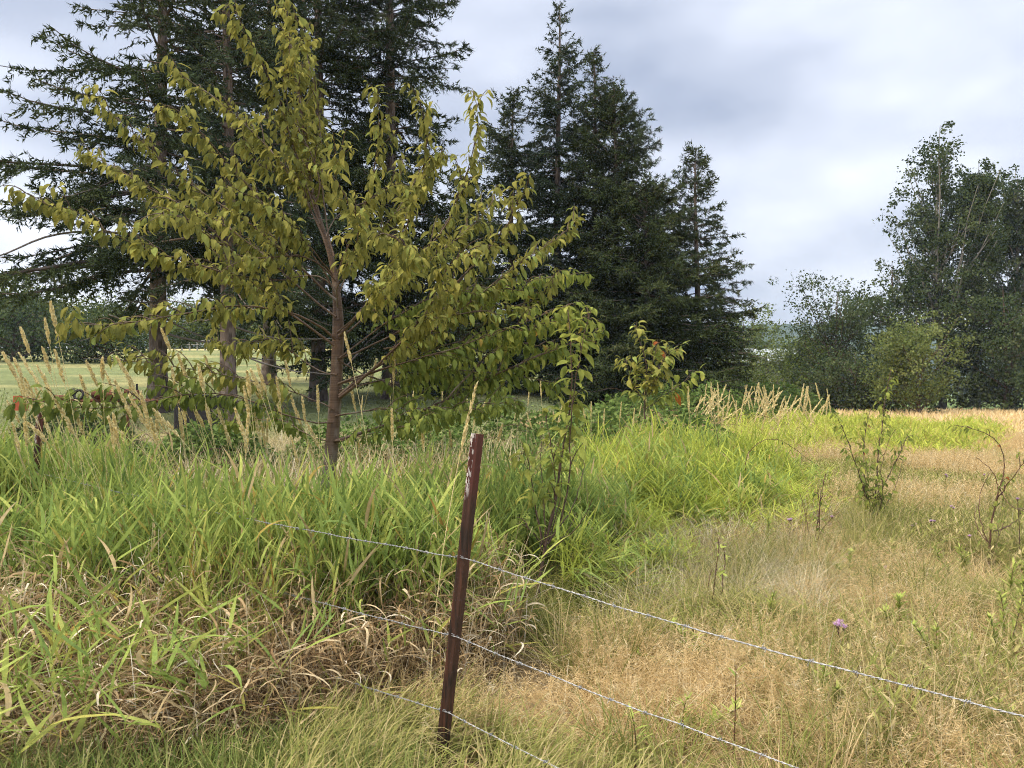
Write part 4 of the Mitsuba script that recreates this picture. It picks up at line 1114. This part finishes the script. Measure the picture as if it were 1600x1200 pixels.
# ------------------------------------------------------------------ seed stalks of the tall grass, one by one
def stalk(label, group, base, tip, head, thick, seed, stem_r=.0022, bow=0.06):
    rng = np.random.default_rng(seed)
    key = thing('seed_stalk', label, 'grass stalk', group)
    base, tip = np.asarray(base, float), np.asarray(tip, float)
    L = np.linalg.norm(tip - base)
    mid = (base + tip) / 2 + np.array([rng.normal(0, .3), rng.normal(0, .3), 1]) * bow * L * .4 - (tip - base) * [.12, .12, 0]
    P = curve([base, mid, tip], 24)
    d = np.r_[0, np.cumsum(np.linalg.norm(np.diff(P, axis=0), axis=1))]
    d /= d[-1]
    a = 1 - head / L
    sp = np.stack([np.interp(np.linspace(0, a, 12), d, P[:, k]) for k in range(3)], -1)
    MB().add(*tubes(sp[None], np.linspace(stem_r, stem_r * .7, 12)[None], 4, u=[.6])).put(key + '__stem', 'm_seed', True)
    m = 130
    s = a + (1 - a) * rng.random(m)
    q = (s - a) / (1 - a)
    pos = np.stack([np.interp(s, d, P[:, k]) for k in range(3)], -1)
    t = unit(P[-1] - P[-6])
    r1 = unit(np.cross(t, rng.normal(0, 1, (m, 3))))
    w = thick * np.interp(q, [0, .25, .7, 1], [.35, 1, .8, .25]) * (.5 + .7 * rng.random(m))
    dd = unit(t + r1 * .35)
    ln = .020 + .014 * rng.random(m)
    p0 = pos + r1 * w[:, None] * .55
    sdv = unit(np.cross(dd, rng.normal(0, 1, (m, 3)))) * (thick * .38)
    V = np.stack([p0 - dd * ln[:, None] * .5, p0 - sdv, p0 + dd * ln[:, None] * .6, p0 + sdv], 1).reshape(-1, 3)
    i4 = np.arange(m)[:, None] * 4
    MB().add(V, np.vstack([i4 + [0, 1, 2], i4 + [0, 2, 3]]), np.repeat(np.stack([rng.random(m), q], -1), 4, axis=0)).put(key + '__seed_head', 'm_seed')


def stalk_px(label, group, u0, v0, u1, v1, hu, Y, seed, thick=.017):
    """tip at (u0, v0), foot towards (u1, v1); the head hu pixels long."""
    tip = at(u0, v0, Y)
    b = at(u1, v1, Y + .05)
    k = (tip[2] - float(ground_z(b[0], b[1]))) / max(tip[2] - b[2], .1)
    b = tip + (b - tip) * k
    stalk(label, group, b, tip, hu / FPX * Y, thick, seed)


GL, LL = 'seed stalks on the left', 'pale dry seed stalk leaning above the tall grass on the left'
for k, (u0, v0, u1, v1, hu) in enumerate([(78, 470, 100, 620, 55), (70, 498, 82, 600, 40), (32, 512, 60, 620, 40), (5, 552, 35, 640, 40), (22, 560, 50, 660, 35), (66, 542, 85, 640, 42), (86, 548, 105, 650, 50), (30, 552, 90, 690, 70), (135, 565, 160, 660, 40), (182, 558, 215, 640, 55),
                                          (180, 596, 200, 660, 60), (252, 514, 300, 680, 35), (278, 553, 300, 640, 48), (310, 570, 322, 640, 42), (320, 556, 335, 640, 50), (268, 608, 305, 700, 45), (202, 618, 240, 720, 60), (215, 650, 260, 730, 50), (118, 625, 165, 680, 50), (42, 660, 90, 740, 40),
                                          (240, 640, 290, 720, 55), (300, 632, 320, 700, 40), (322, 632, 330, 690, 35), (388, 646, 385, 740, 62), (12, 628, 40, 700, 35), (95, 650, 130, 720, 35), (160, 560, 165, 660, 35), (58, 572, 100, 700, 45)]):
    stalk_px(LL, GL, u0, v0, u1, v1, hu, 4.6 + (k * 37 % 10) * .12, 700 + k)
_rs = np.random.default_rng(702)
for k in range(40):
    u0, v0 = 10 + 480 * _rs.random(), 565 + 110 * _rs.random()
    stalk_px(LL, GL, u0, v0, u0 + 30 * _rs.random() + 5, v0 + 100, 38 + 25 * _rs.random(), 4.5 + 1.8 * _rs.random(), 1300 + k)
GC, LC = 'seed stalks around the trunk', 'slim straw-coloured seed stalk standing in the grass around the tree trunk'
for k, (u0, v0, u1, v1, hu) in enumerate([(538, 520, 556, 640, 48), (545, 590, 560, 700, 55), (588, 562, 572, 640, 40), (616, 558, 612, 700, 42), (446, 564, 460, 680, 40), (408, 588, 415, 680, 38), (432, 590, 440, 680, 38), (472, 620, 480, 720, 42), (496, 602, 498, 700, 42), (455, 682, 466, 760, 45),
                                          (612, 640, 616, 740, 50), (672, 636, 668, 700, 40), (702, 672, 708, 740, 30), (560, 690, 565, 760, 35), (408, 660, 416, 740, 40), (418, 655, 422, 730, 38), (785, 664, 775, 720, 28), (660, 670, 662, 740, 35)]):
    stalk_px(LC, GC, u0, v0, u1, v1, hu, 4.9 + (k * 29 % 10) * .1, 740 + k, .013)
stalk_px('tall orange-tan stalk with a ragged head just left of the rusty post top', None, 745, 598, 712, 830, 120, 3.3, 790, .010)
GR, LR = 'seed stalks in front of the bramble mound', 'short tan seed stalk in the dense row before the bramble mound'
rng = np.random.default_rng(801)
for k in range(80):
    u0, v0 = 1095 + 205 * rng.random(), 597 + 42 * rng.random()
    stalk_px(LR, GR, u0, v0, u0 - 8 + 14 * rng.normal(), 662, 26 + 16 * rng.random(), 13.5 + 4 * rng.random(), 810 + k, .022)
for k in range(26):
    u0, v0 = 560 + 520 * rng.random(), 590 + 60 * rng.random()
    stalk_px('short tan seed stalk among the brambles below the firs', 'seed stalks among the brambles', u0, v0, u0 + 10 * rng.normal(), 690, 25 + 12 * rng.random(), 9.5 + 3 * rng.random(), 900 + k, .014)

# ------------------------------------------------------------------ fence: two posts, three barbed wires
A, B = np.array([-3.61, 5.8]), np.array([-.225, 3.0])           # left post, near post
dirn = B - A


def angle_post(label, foot, top_pt, turn):
    key = thing('fence_post', label, 'fence post')
    foot, top_pt = np.asarray(foot, float), np.asarray(top_pt, float)
    ax_ = unit(top_pt - foot)
    e1 = unit(np.cross(ax_, [math.sin(turn), -math.cos(turn), 0.0]))
    e2 = np.cross(ax_, e1)
    # a rounded T section: broad flange with a rib behind
    w, t, r = .026, .006, .030
    sec = np.array([(-w, 0), (-w, -t * .6), (-w + .004, -t), (-.010, -t * 1.1), (0, -t * 1.9), (.010, -t * 1.1), (w - .004, -t), (w, -t * .6), (w, 0), (.004, .003), (.0035, r), (-.0035, r), (-.004, .003)])
    hs = np.linspace(0, np.linalg.norm(top_pt - foot), 24)
    rng = np.random.default_rng(3)
    V = np.concatenate([foot + ax_ * h + (sec[:, :1] * e1 + sec[:, 1:] * e2) * (1 + .01 * rng.normal(size=(len(sec), 1))) for h in hs])
    ns = len(sec)
    i, j = np.meshgrid(np.arange(len(hs) - 1), np.arange(ns), indexing='ij')
    q = np.stack([i * ns + j, i * ns + (j + 1) % ns, (i + 1) * ns + (j + 1) % ns, (i + 1) * ns + j], -1).reshape(-1, 4)
    F = np.vstack([q[:, :3], q[:, [0, 2, 3]]])
    uv = np.stack([np.tile((sec[:, 0] + w) / (2 * w), len(hs)), np.repeat(hs, ns)], -1)
    tb = (len(hs) - 1) * ns
    cap = [[tb + a, tb + b, tb + c] for a, b, c in [(0, 8, 9), (0, 9, 12), (0, 1, 7), (0, 7, 8), (1, 2, 6), (1, 6, 7), (2, 3, 5), (2, 5, 6), (3, 4, 5), (12, 9, 10), (12, 10, 11)]]
    MB().add(V, np.vstack([F, cap]), uv).put(key + '__post', 'm_post')
    return key, foot, ax_, e1, e2


foot = at(690, 1176, 3.0)
near_post = angle_post('rusty dark red steel fence post with white paint flakes at its top, in the foreground', foot - unit(at(746, 678, 3.02) - foot) * .12, at(746, 678, 3.02), .35)
foot2 = at(44, 905, 5.8)
far_post = angle_post('dark rusty fence post half hidden in tall grass at far left', foot2 - [0, 0, .12], at(63, 645, 5.82), .2)


def wire_pts(h_left, h_near, h_end):
    t = np.linspace(-1.12, .72, 420)
    xy = B + dirn * t[:, None]
    z = np.interp(t, [-1.35, -1, 0, 1.25], [h_left, h_left, h_near, h_end])
    z = z - np.where(t > 0, .40 * t * (1.15 - t) * 1.0, .10 * (-t) * (1 + t) * (t > -1))
    off = unit(np.array([dirn[1], -dirn[0]]))                    # on the camera's side of the posts
    lean = (z - 0.05) * np.where(np.abs(t) < .5, 1, 1) * 0
    return np.column_stack([xy + off * 0.016 * -1, z + lean])


for name_l, (hl, hn, he) in [('topmost barbed wire, pale grey, tied to the rusty post', (.86, .812, .80)), ('middle barbed wire of the fence', (.50, .512, .50)), ('lowest barbed wire running through the grass at the foot of the rusty post', (.14, .222, .20))]:
    key = thing('barbed_wire', name_l, 'barbed wire')
    C = wire_pts(hl, hn, he)
    # follow the lean of the near post where the wire touches it
    ax_ = near_post[2]
    pz = near_post[1] + ax_ * ((hn - near_post[1][2]) / ax_[2])
    i0 = int(np.argmin(np.abs(C[:, 0] - B[0])))
    shift = np.r_[pz[:2] + np.array([-.004, -.018]) - C[i0, :2]]
    fall = np.exp(-((np.arange(len(C)) - i0) / 120.0) ** 2)[:, None]
    C[:, :2] += shift * fall
    s = np.r_[0, np.cumsum(np.linalg.norm(np.diff(C, axis=0), axis=1))]
    fine = np.arange(0, s[-1], .010)
    Cf = np.stack([np.interp(fine, s, C[:, k]) for k in range(3)], -1)
    rngw = np.random.default_rng(int(hn * 1000))
    Cf[:, 2] += .0012 * np.interp(fine, np.arange(0, s[-1] + .2, .12), rngw.normal(0, 1, len(np.arange(0, s[-1] + .2, .12))))
    tt = unit(np.gradient(Cf, axis=0))
    n1 = unit(np.cross(tt, [0, 0, 1.0]))
    n2 = np.cross(n1, tt)
    for ph in (0, PI):
        w = fine / .042 * 2 * PI + ph
        MB().add(*tubes((Cf + (n1 * np.cos(w)[:, None] + n2 * np.sin(w)[:, None]) * .0016)[None], np.full((1, len(fine)), .0013), 4)).put(key + '__strand', 'm_wire', True)
    mb = MB()
    for sb in np.arange(.06, s[-1], .127):
        i = min(int(sb / .010), len(Cf) - 2)
        o, ti, a1, a2 = Cf[i], tt[i], n1[i], n2[i]
        ph = rngw.random() * 6
        th = np.linspace(0, 4 * PI, 17)
        coil = o + ti * (np.linspace(-.006, .006, 17))[:, None] + (a1 * np.cos(th + ph)[:, None] + a2 * np.sin(th + ph)[:, None]) * .0046
        dA = a1 * math.cos(ph + 1.2) + a2 * math.sin(ph + 1.2)
        dB = a1 * math.cos(ph - 1.9) + a2 * math.sin(ph - 1.9)
        full = np.vstack([coil[:1] + dA * .013, coil, coil[-1:] + dB * .013])
        mb.add(*tubes(full[None], np.r_[.0006, np.full(17, .0014), .0006][None], 3))
    kx = mb.put(key + '__barbs', 'm_wire', True)
    labels[kx] = {'kind': 'stuff'}
    # thin tie wire round the post
    th = np.linspace(0, 2 * PI, 25)
    e1, e2 = near_post[3], near_post[4]
    tie = pz + (e1 * np.cos(th)[:, None] * .030 + e2 * (np.sin(th)[:, None] * .021 + .012)) + ax_ * (.006 * np.sin(th * 2))[:, None]
    MB().add(*tubes(tie[None], np.full((1, 25), .0012), 5)).put(key + '__tie', 'm_wire', True)

# ------------------------------------------------------------------ rusty machinery and a black box beyond the fence on the left
key = thing('farm_machine', 'old rust-red machine with a round drum lying in the weeds behind the left fence post', 'farm machinery')
MY = 14.5


def cyl(p0, p1, r, n=18, seg=4, cap=True, bulge=0.0):
    p0, p1 = np.asarray(p0, float), np.asarray(p1, float)
    k = np.linspace(0, 1, seg + 1)
    P = p0 + (p1 - p0) * k[:, None]
    R = np.full(seg + 1, r) * (1 + bulge * np.sin(k * PI))
    if cap:
        P = np.vstack([P[:1], P, P[-1:]])
        P[0] -= (p1 - p0) * 1e-4; P[-1] += (p1 - p0) * 1e-4
        R = np.r_[1e-4, R, 1e-4]
    return tubes(P[None], R[None], n)


def m_at(u, v):
    return at(u, v, MY)


MB().add(*cyl(m_at(146, 616), m_at(184, 617), .085)).put(key + '__drum', 'm_rust', 40)
MB().add(*cyl(m_at(184.2, 617), m_at(187, 617), .07)).put(key + '__drum_end', 'm_black', 40)
for u in (155, 172):
    MB().add(*cyl(m_at(u, 616.4), m_at(u + 1.5, 616.5), .089)).put(key + '__drum__hoop', 'm_rust', 40)
th = np.linspace(0, 2 * PI, 22)
for u, v, r in ((123, 617, .085), (112, 613, .05)):
    c = m_at(u, v)
    P = c + np.stack([np.cos(th) * r, 0 * th + .02 * np.sin(th), np.sin(th) * r], -1)
    MB().add(*tubes(P[None], np.full((1, 22), .025), 8)).put(key + '__wheel', 'm_black', True)
MB().add(*cyl(m_at(30, 626), m_at(260, 626), .035, 8)).put(key + '__frame_bar', 'm_rust', 40)
MB().add(*cyl(m_at(86, 622), m_at(106, 622), .06, 10)).put(key + '__hub', 'm_rust', 40)
MB().add(*cyl(m_at(196, 612), m_at(216, 614), .055, 12)).put(key + '__gearbox', 'm_rust', 40)
MB().add(*cyl(m_at(214, 622), m_at(214, 600), .018, 8)).put(key + '__lever', 'm_black', 40)
p_ = m_at(33, 630)
MB().add(*box(p_, (.12, .05, .14))).put(key + '__panel', 'm_redpaint')
for u in (60, 130, 200):
    a_ = m_at(u, 626)
    MB().add(*cyl(a_, [a_[0], a_[1], float(ground_z(a_[0], a_[1])) - .05], .03, 8)).put(key + '__leg', 'm_rust', 40)
key = thing('stock_tank', 'black box-like object in the shade between the two left trunks', 'tank')
TY = 15.5
a_, b_ = at(284, 617, TY), at(345, 645, TY)
g_ = float(ground_z((a_[0] + b_[0]) / 2, TY))
hx_, zz = (b_[0] - a_[0]) / 2, a_[2]
import manifold3d as m3
mf = m3.Manifold.batch_hull([m3.Manifold.sphere(.06, 12).translate([sx * (hx_ - .06), sy * .34, sz]) for sx in (-1, 1) for sy in (-1, 1) for sz in (g_ + .02, zz - .07)])
mf = mf - m3.Manifold.cube([2 * hx_ - .10, .70, .6], True).translate([0, 0, zz + .1])
mf = mf.translate([(a_[0] + b_[0]) / 2, TY, 0])
mm = mf.to_mesh()
vv = mm.vert_properties[:, :3]
MB().add(vv, mm.tri_verts, vv[:, :2]).put(key + '__shell', 'm_black', 40)
V_, F_, U_ = tubes(np.array([[[vv[:, 0].min() + .03, TY - .40, zz - .01], [vv[:, 0].max() - .03, TY - .40, zz - .01]]]), np.full((1, 2), .025), 8)
MB().add(V_, F_, U_).put(key + '__rim', 'm_black', True)

# long bare limb of the first fir, reaching past the left edge of the photo
MB().add(*tubes(curve([at(246, 372, 26.0), at(150, 362, 25.0), at(60, 374, 24.2), at(10, 396, 23.8), at(-40, 405, 23.5)], 14)[None], np.linspace(.05, .022, 14)[None], 6)).put('fir_tree__dead_limb', 'm_deadwood', True)

# ------------------------------------------------------------------ the air: far things fade towards blue
scene['haze_air'] = {'type': 'homogeneous', 'albedo': {'type': 'rgb', 'value': [.93, .95, .97]}, 'sigma_t': {'type': 'rgb', 'value': [.00016, .00020, .00028]}}
scene['haze'] = {'type': 'cube', 'to_world': T().translate([50, 640, 65]).scale([1400, 800, 75]), 'bsdf': {'type': 'null'}, 'interior': {'type': 'ref', 'id': 'haze_air'}}
labels['haze'] = {'label': 'thin bluish haze in front of the far hill', 'category': 'haze', 'kind': 'stuff'}
scene['camera']['medium'] = {'type': 'ref', 'id': 'haze_air'}

# ------------------------------------------------------------------ thistles and small weeds
def thistle(label, u, v, Y, seed, heads=1, size=.018, mat='m_pink', group=None):
    rng = np.random.default_rng(seed)
    key = thing('thistle', label, 'thistle', group)
    c = at(u, v, Y)
    g = float(ground_z(c[0], c[1]))
    foot = np.array([c[0] + rng.normal(0, .05), c[1] + rng.normal(0, .05), g])
    MB().add(*tubes(curve([foot, (foot + c) / 2 + rng.normal(0, .02, 3), c - [0, 0, .04]], 8)[None], np.linspace(.004, .0025, 8)[None], 5)).put(key + '__stem', 'm_twig', True)
    for h in range(heads):
        o = c + (rng.normal(0, 1, 3) * [.02, .02, .008] if h else 0)
        st = curve([c - [0, 0, .04], (c + o) / 2 - [0, 0, .025], o - [0, 0, .010]], 5)
        MB().add(*tubes(st[None], np.full((1, 5), .002), 4)).put(key + '__stalklet', 'm_twig', True)
        k = np.linspace(0, 1, 6)
        P = o + np.stack([0 * k, 0 * k, (-.012 + .016 * k)], -1)
        MB().add(*tubes(P[None], (size * .5 * np.array([.2, .75, .9, .8, .6, .1]))[None], 8)).put(key + '__bud', 'm_twig', True)
        n = 60
        v_, f_, u_, _ = ribbons(np.tile(o, (n, 1)), rng.random(n) * 2 * PI, 1.25 * rng.random(n) ** .6, .2 * rng.random(n), size * (.7 + .4 * rng.random(n)), size * .16, 2, u=rng.random(n), roll=rng.random(n) * 3)
        MB().add(v_, f_, u_).put(key + '__flower', mat)
    v_, f_, u_, _ = ribbons(np.tile(foot, (9, 1)) + np.column_stack([np.zeros((9, 2)), (c[2] - g) * np.linspace(.1, .8, 9)]), rng.random(9) * 6.3, .7, .8, .07 + .05 * rng.random(9), .016, 4, u=rng.random(9))
    kx = MB().add(v_, f_, u_).put(key + '__leaves', 'm_mixed')
    labels[kx] = {'kind': 'stuff'}


thistle('pink thistle with a cluster of open flowers above the barbed wire', 1310, 978, 4.0, 1000, 4, .026)
for k, (u, v, Y, n, lab) in enumerate([(1236, 812, 6.6, 2, 'pale thistle left of the dark-stemmed shrub'), (1384, 889, 5.8, 2, 'pale thistle alone in the dry grass above the pink one'), (1515, 838, 6.4, 1, 'lilac thistle left of the bare shrub'), (1455, 816, 7.0, 3, 'faded thistle right of the multi-stemmed shrub'),
                                       (1428, 822, 7.2, 3, 'brown gone-to-seed thistle beside the multi-stemmed shrub'), (1357, 822, 7.2, 1, 'small thistle at the foot of the multi-stemmed shrub'), (1478, 742, 10.0, 2, 'far thistle left of the bare shrub, upper one'), (1490, 794, 8.0, 2, 'brownish thistle between the two shrubs'),
                                       (1590, 780, 6.2, 1, 'white thistle head by the bare shrub at right edge'), (1538, 742, 10.5, 1, 'far pale thistle just beside the arching bare stem'), (1300, 808, 6.9, 1, 'small white thistle right of the dark-stemmed shrub')]):
    thistle(lab, u, v, Y, 1001 + k, n, .021)


def weed(label, u, vtop, vfoot, seed, n=60, leaf=.075, spread=.12, mat='m_weed', stems=3):
    rng = np.random.default_rng(seed)
    key = thing('weed_plant', label, 'weed')
    Y = EYE * FPX / (vfoot - 615)
    top, foot = at(u, vtop, Y), at(u, vfoot, Y)
    foot[2] = float(ground_z(foot[0], foot[1]))
    for k in range(stems):
        tipp = top + rng.normal(0, 1, 3) * [spread, spread, .02] * (k > 0) - [0, 0, .12 * k * rng.random()]
        P = curve([foot + rng.normal(0, .01, 3) * [1, 1, 0], (foot + tipp) / 2 + rng.normal(0, .015, 3), tipp], 10)
        MB().add(*tubes(P[None], np.linspace(.0035, .0015, 10)[None], 5)).put(key + '__stem', 'm_cane' if k == 0 else 'm_twig', True)
        s = (.25 + .75 * rng.random(n)) * 9
        i0 = np.minimum(s.astype(int), 8)
        b = P[i0] + (P[i0 + 1] - P[i0]) * (s - i0)[:, None]
        q = s / 9
        v_, f_, u_, _ = ribbons(b, rng.random(n) * 6.3, .7 + .4 * rng.random(n), .5 * rng.random(n), leaf * (1.25 - .7 * q) * (.7 + .6 * rng.random(n)), .008 + .007 * rng.random(n), 4, u=rng.random(n))
        kx = MB().add(v_, f_, u_).put(key + '__leaves', mat)
        labels[kx] = {'kind': 'stuff'}


weed('yellow-green feathery weed below the top wire at right', 1290, 1040, 1125, 1101)
weed('tall feathery weed at the right edge above the top wire', 1562, 925, 1050, 1102, stems=5, spread=.14)
weed('light green weed standing in the flattened grass', 1088, 992, 1052, 1103)
weed('small pale weed in the tan grass between the wires', 1075, 1090, 1160, 1104, n=26)
weed('weed with orange top leaves near the right edge', 1465, 975, 1080, 1105, leaf=.06, stems=2)
weed('broad-leaved green weed under the top wire at right', 1430, 1066, 1120, 1106, leaf=.09, n=14)
weed('thin weed with reddish stem in the bottom tan grass', 1150, 1040, 1190, 1107, n=12, stems=1)
weed('dark green weed with slim stem in front of the lowest wire', 985, 1108, 1215, 1108, n=18, stems=1)
for lab, u, vt, vf, nn, lf in [('grey-green weed between the pink thistle and the right edge', 1405, 930, 1010, 70, .09), ('pale weed left of the pink thistle, below the pale straw', 1210, 925, 1000, 50, .06), ('weed with wide leaves just above the lower right corner', 1560, 1090, 1165, 40, .09),
                           ('weed beside the foot of the bare shrub', 1500, 850, 915, 60, .08), ('green weed at the lower edge of the lime clump', 1200, 800, 880, 60, .08), ('weed between the dark-stemmed shrub and the pink thistle', 1330, 860, 930, 60, .07), ('tall weed near the right edge below the bare shrub', 1585, 880, 985, 80, .09)]:
    weed(lab, u, vt, vf, 1400 + u, n=nn, leaf=lf, stems=4)
for lab, u, vt, vf in [('bright yellow-green plant left of the bramble bush', 196, 665, 760), ('second bright yellow-green plant a little higher, beside the machinery', 164, 644, 745)]:
    weed(lab, u, vt, vf, 1110 + u, n=40, leaf=.09, spread=.10, stems=4)
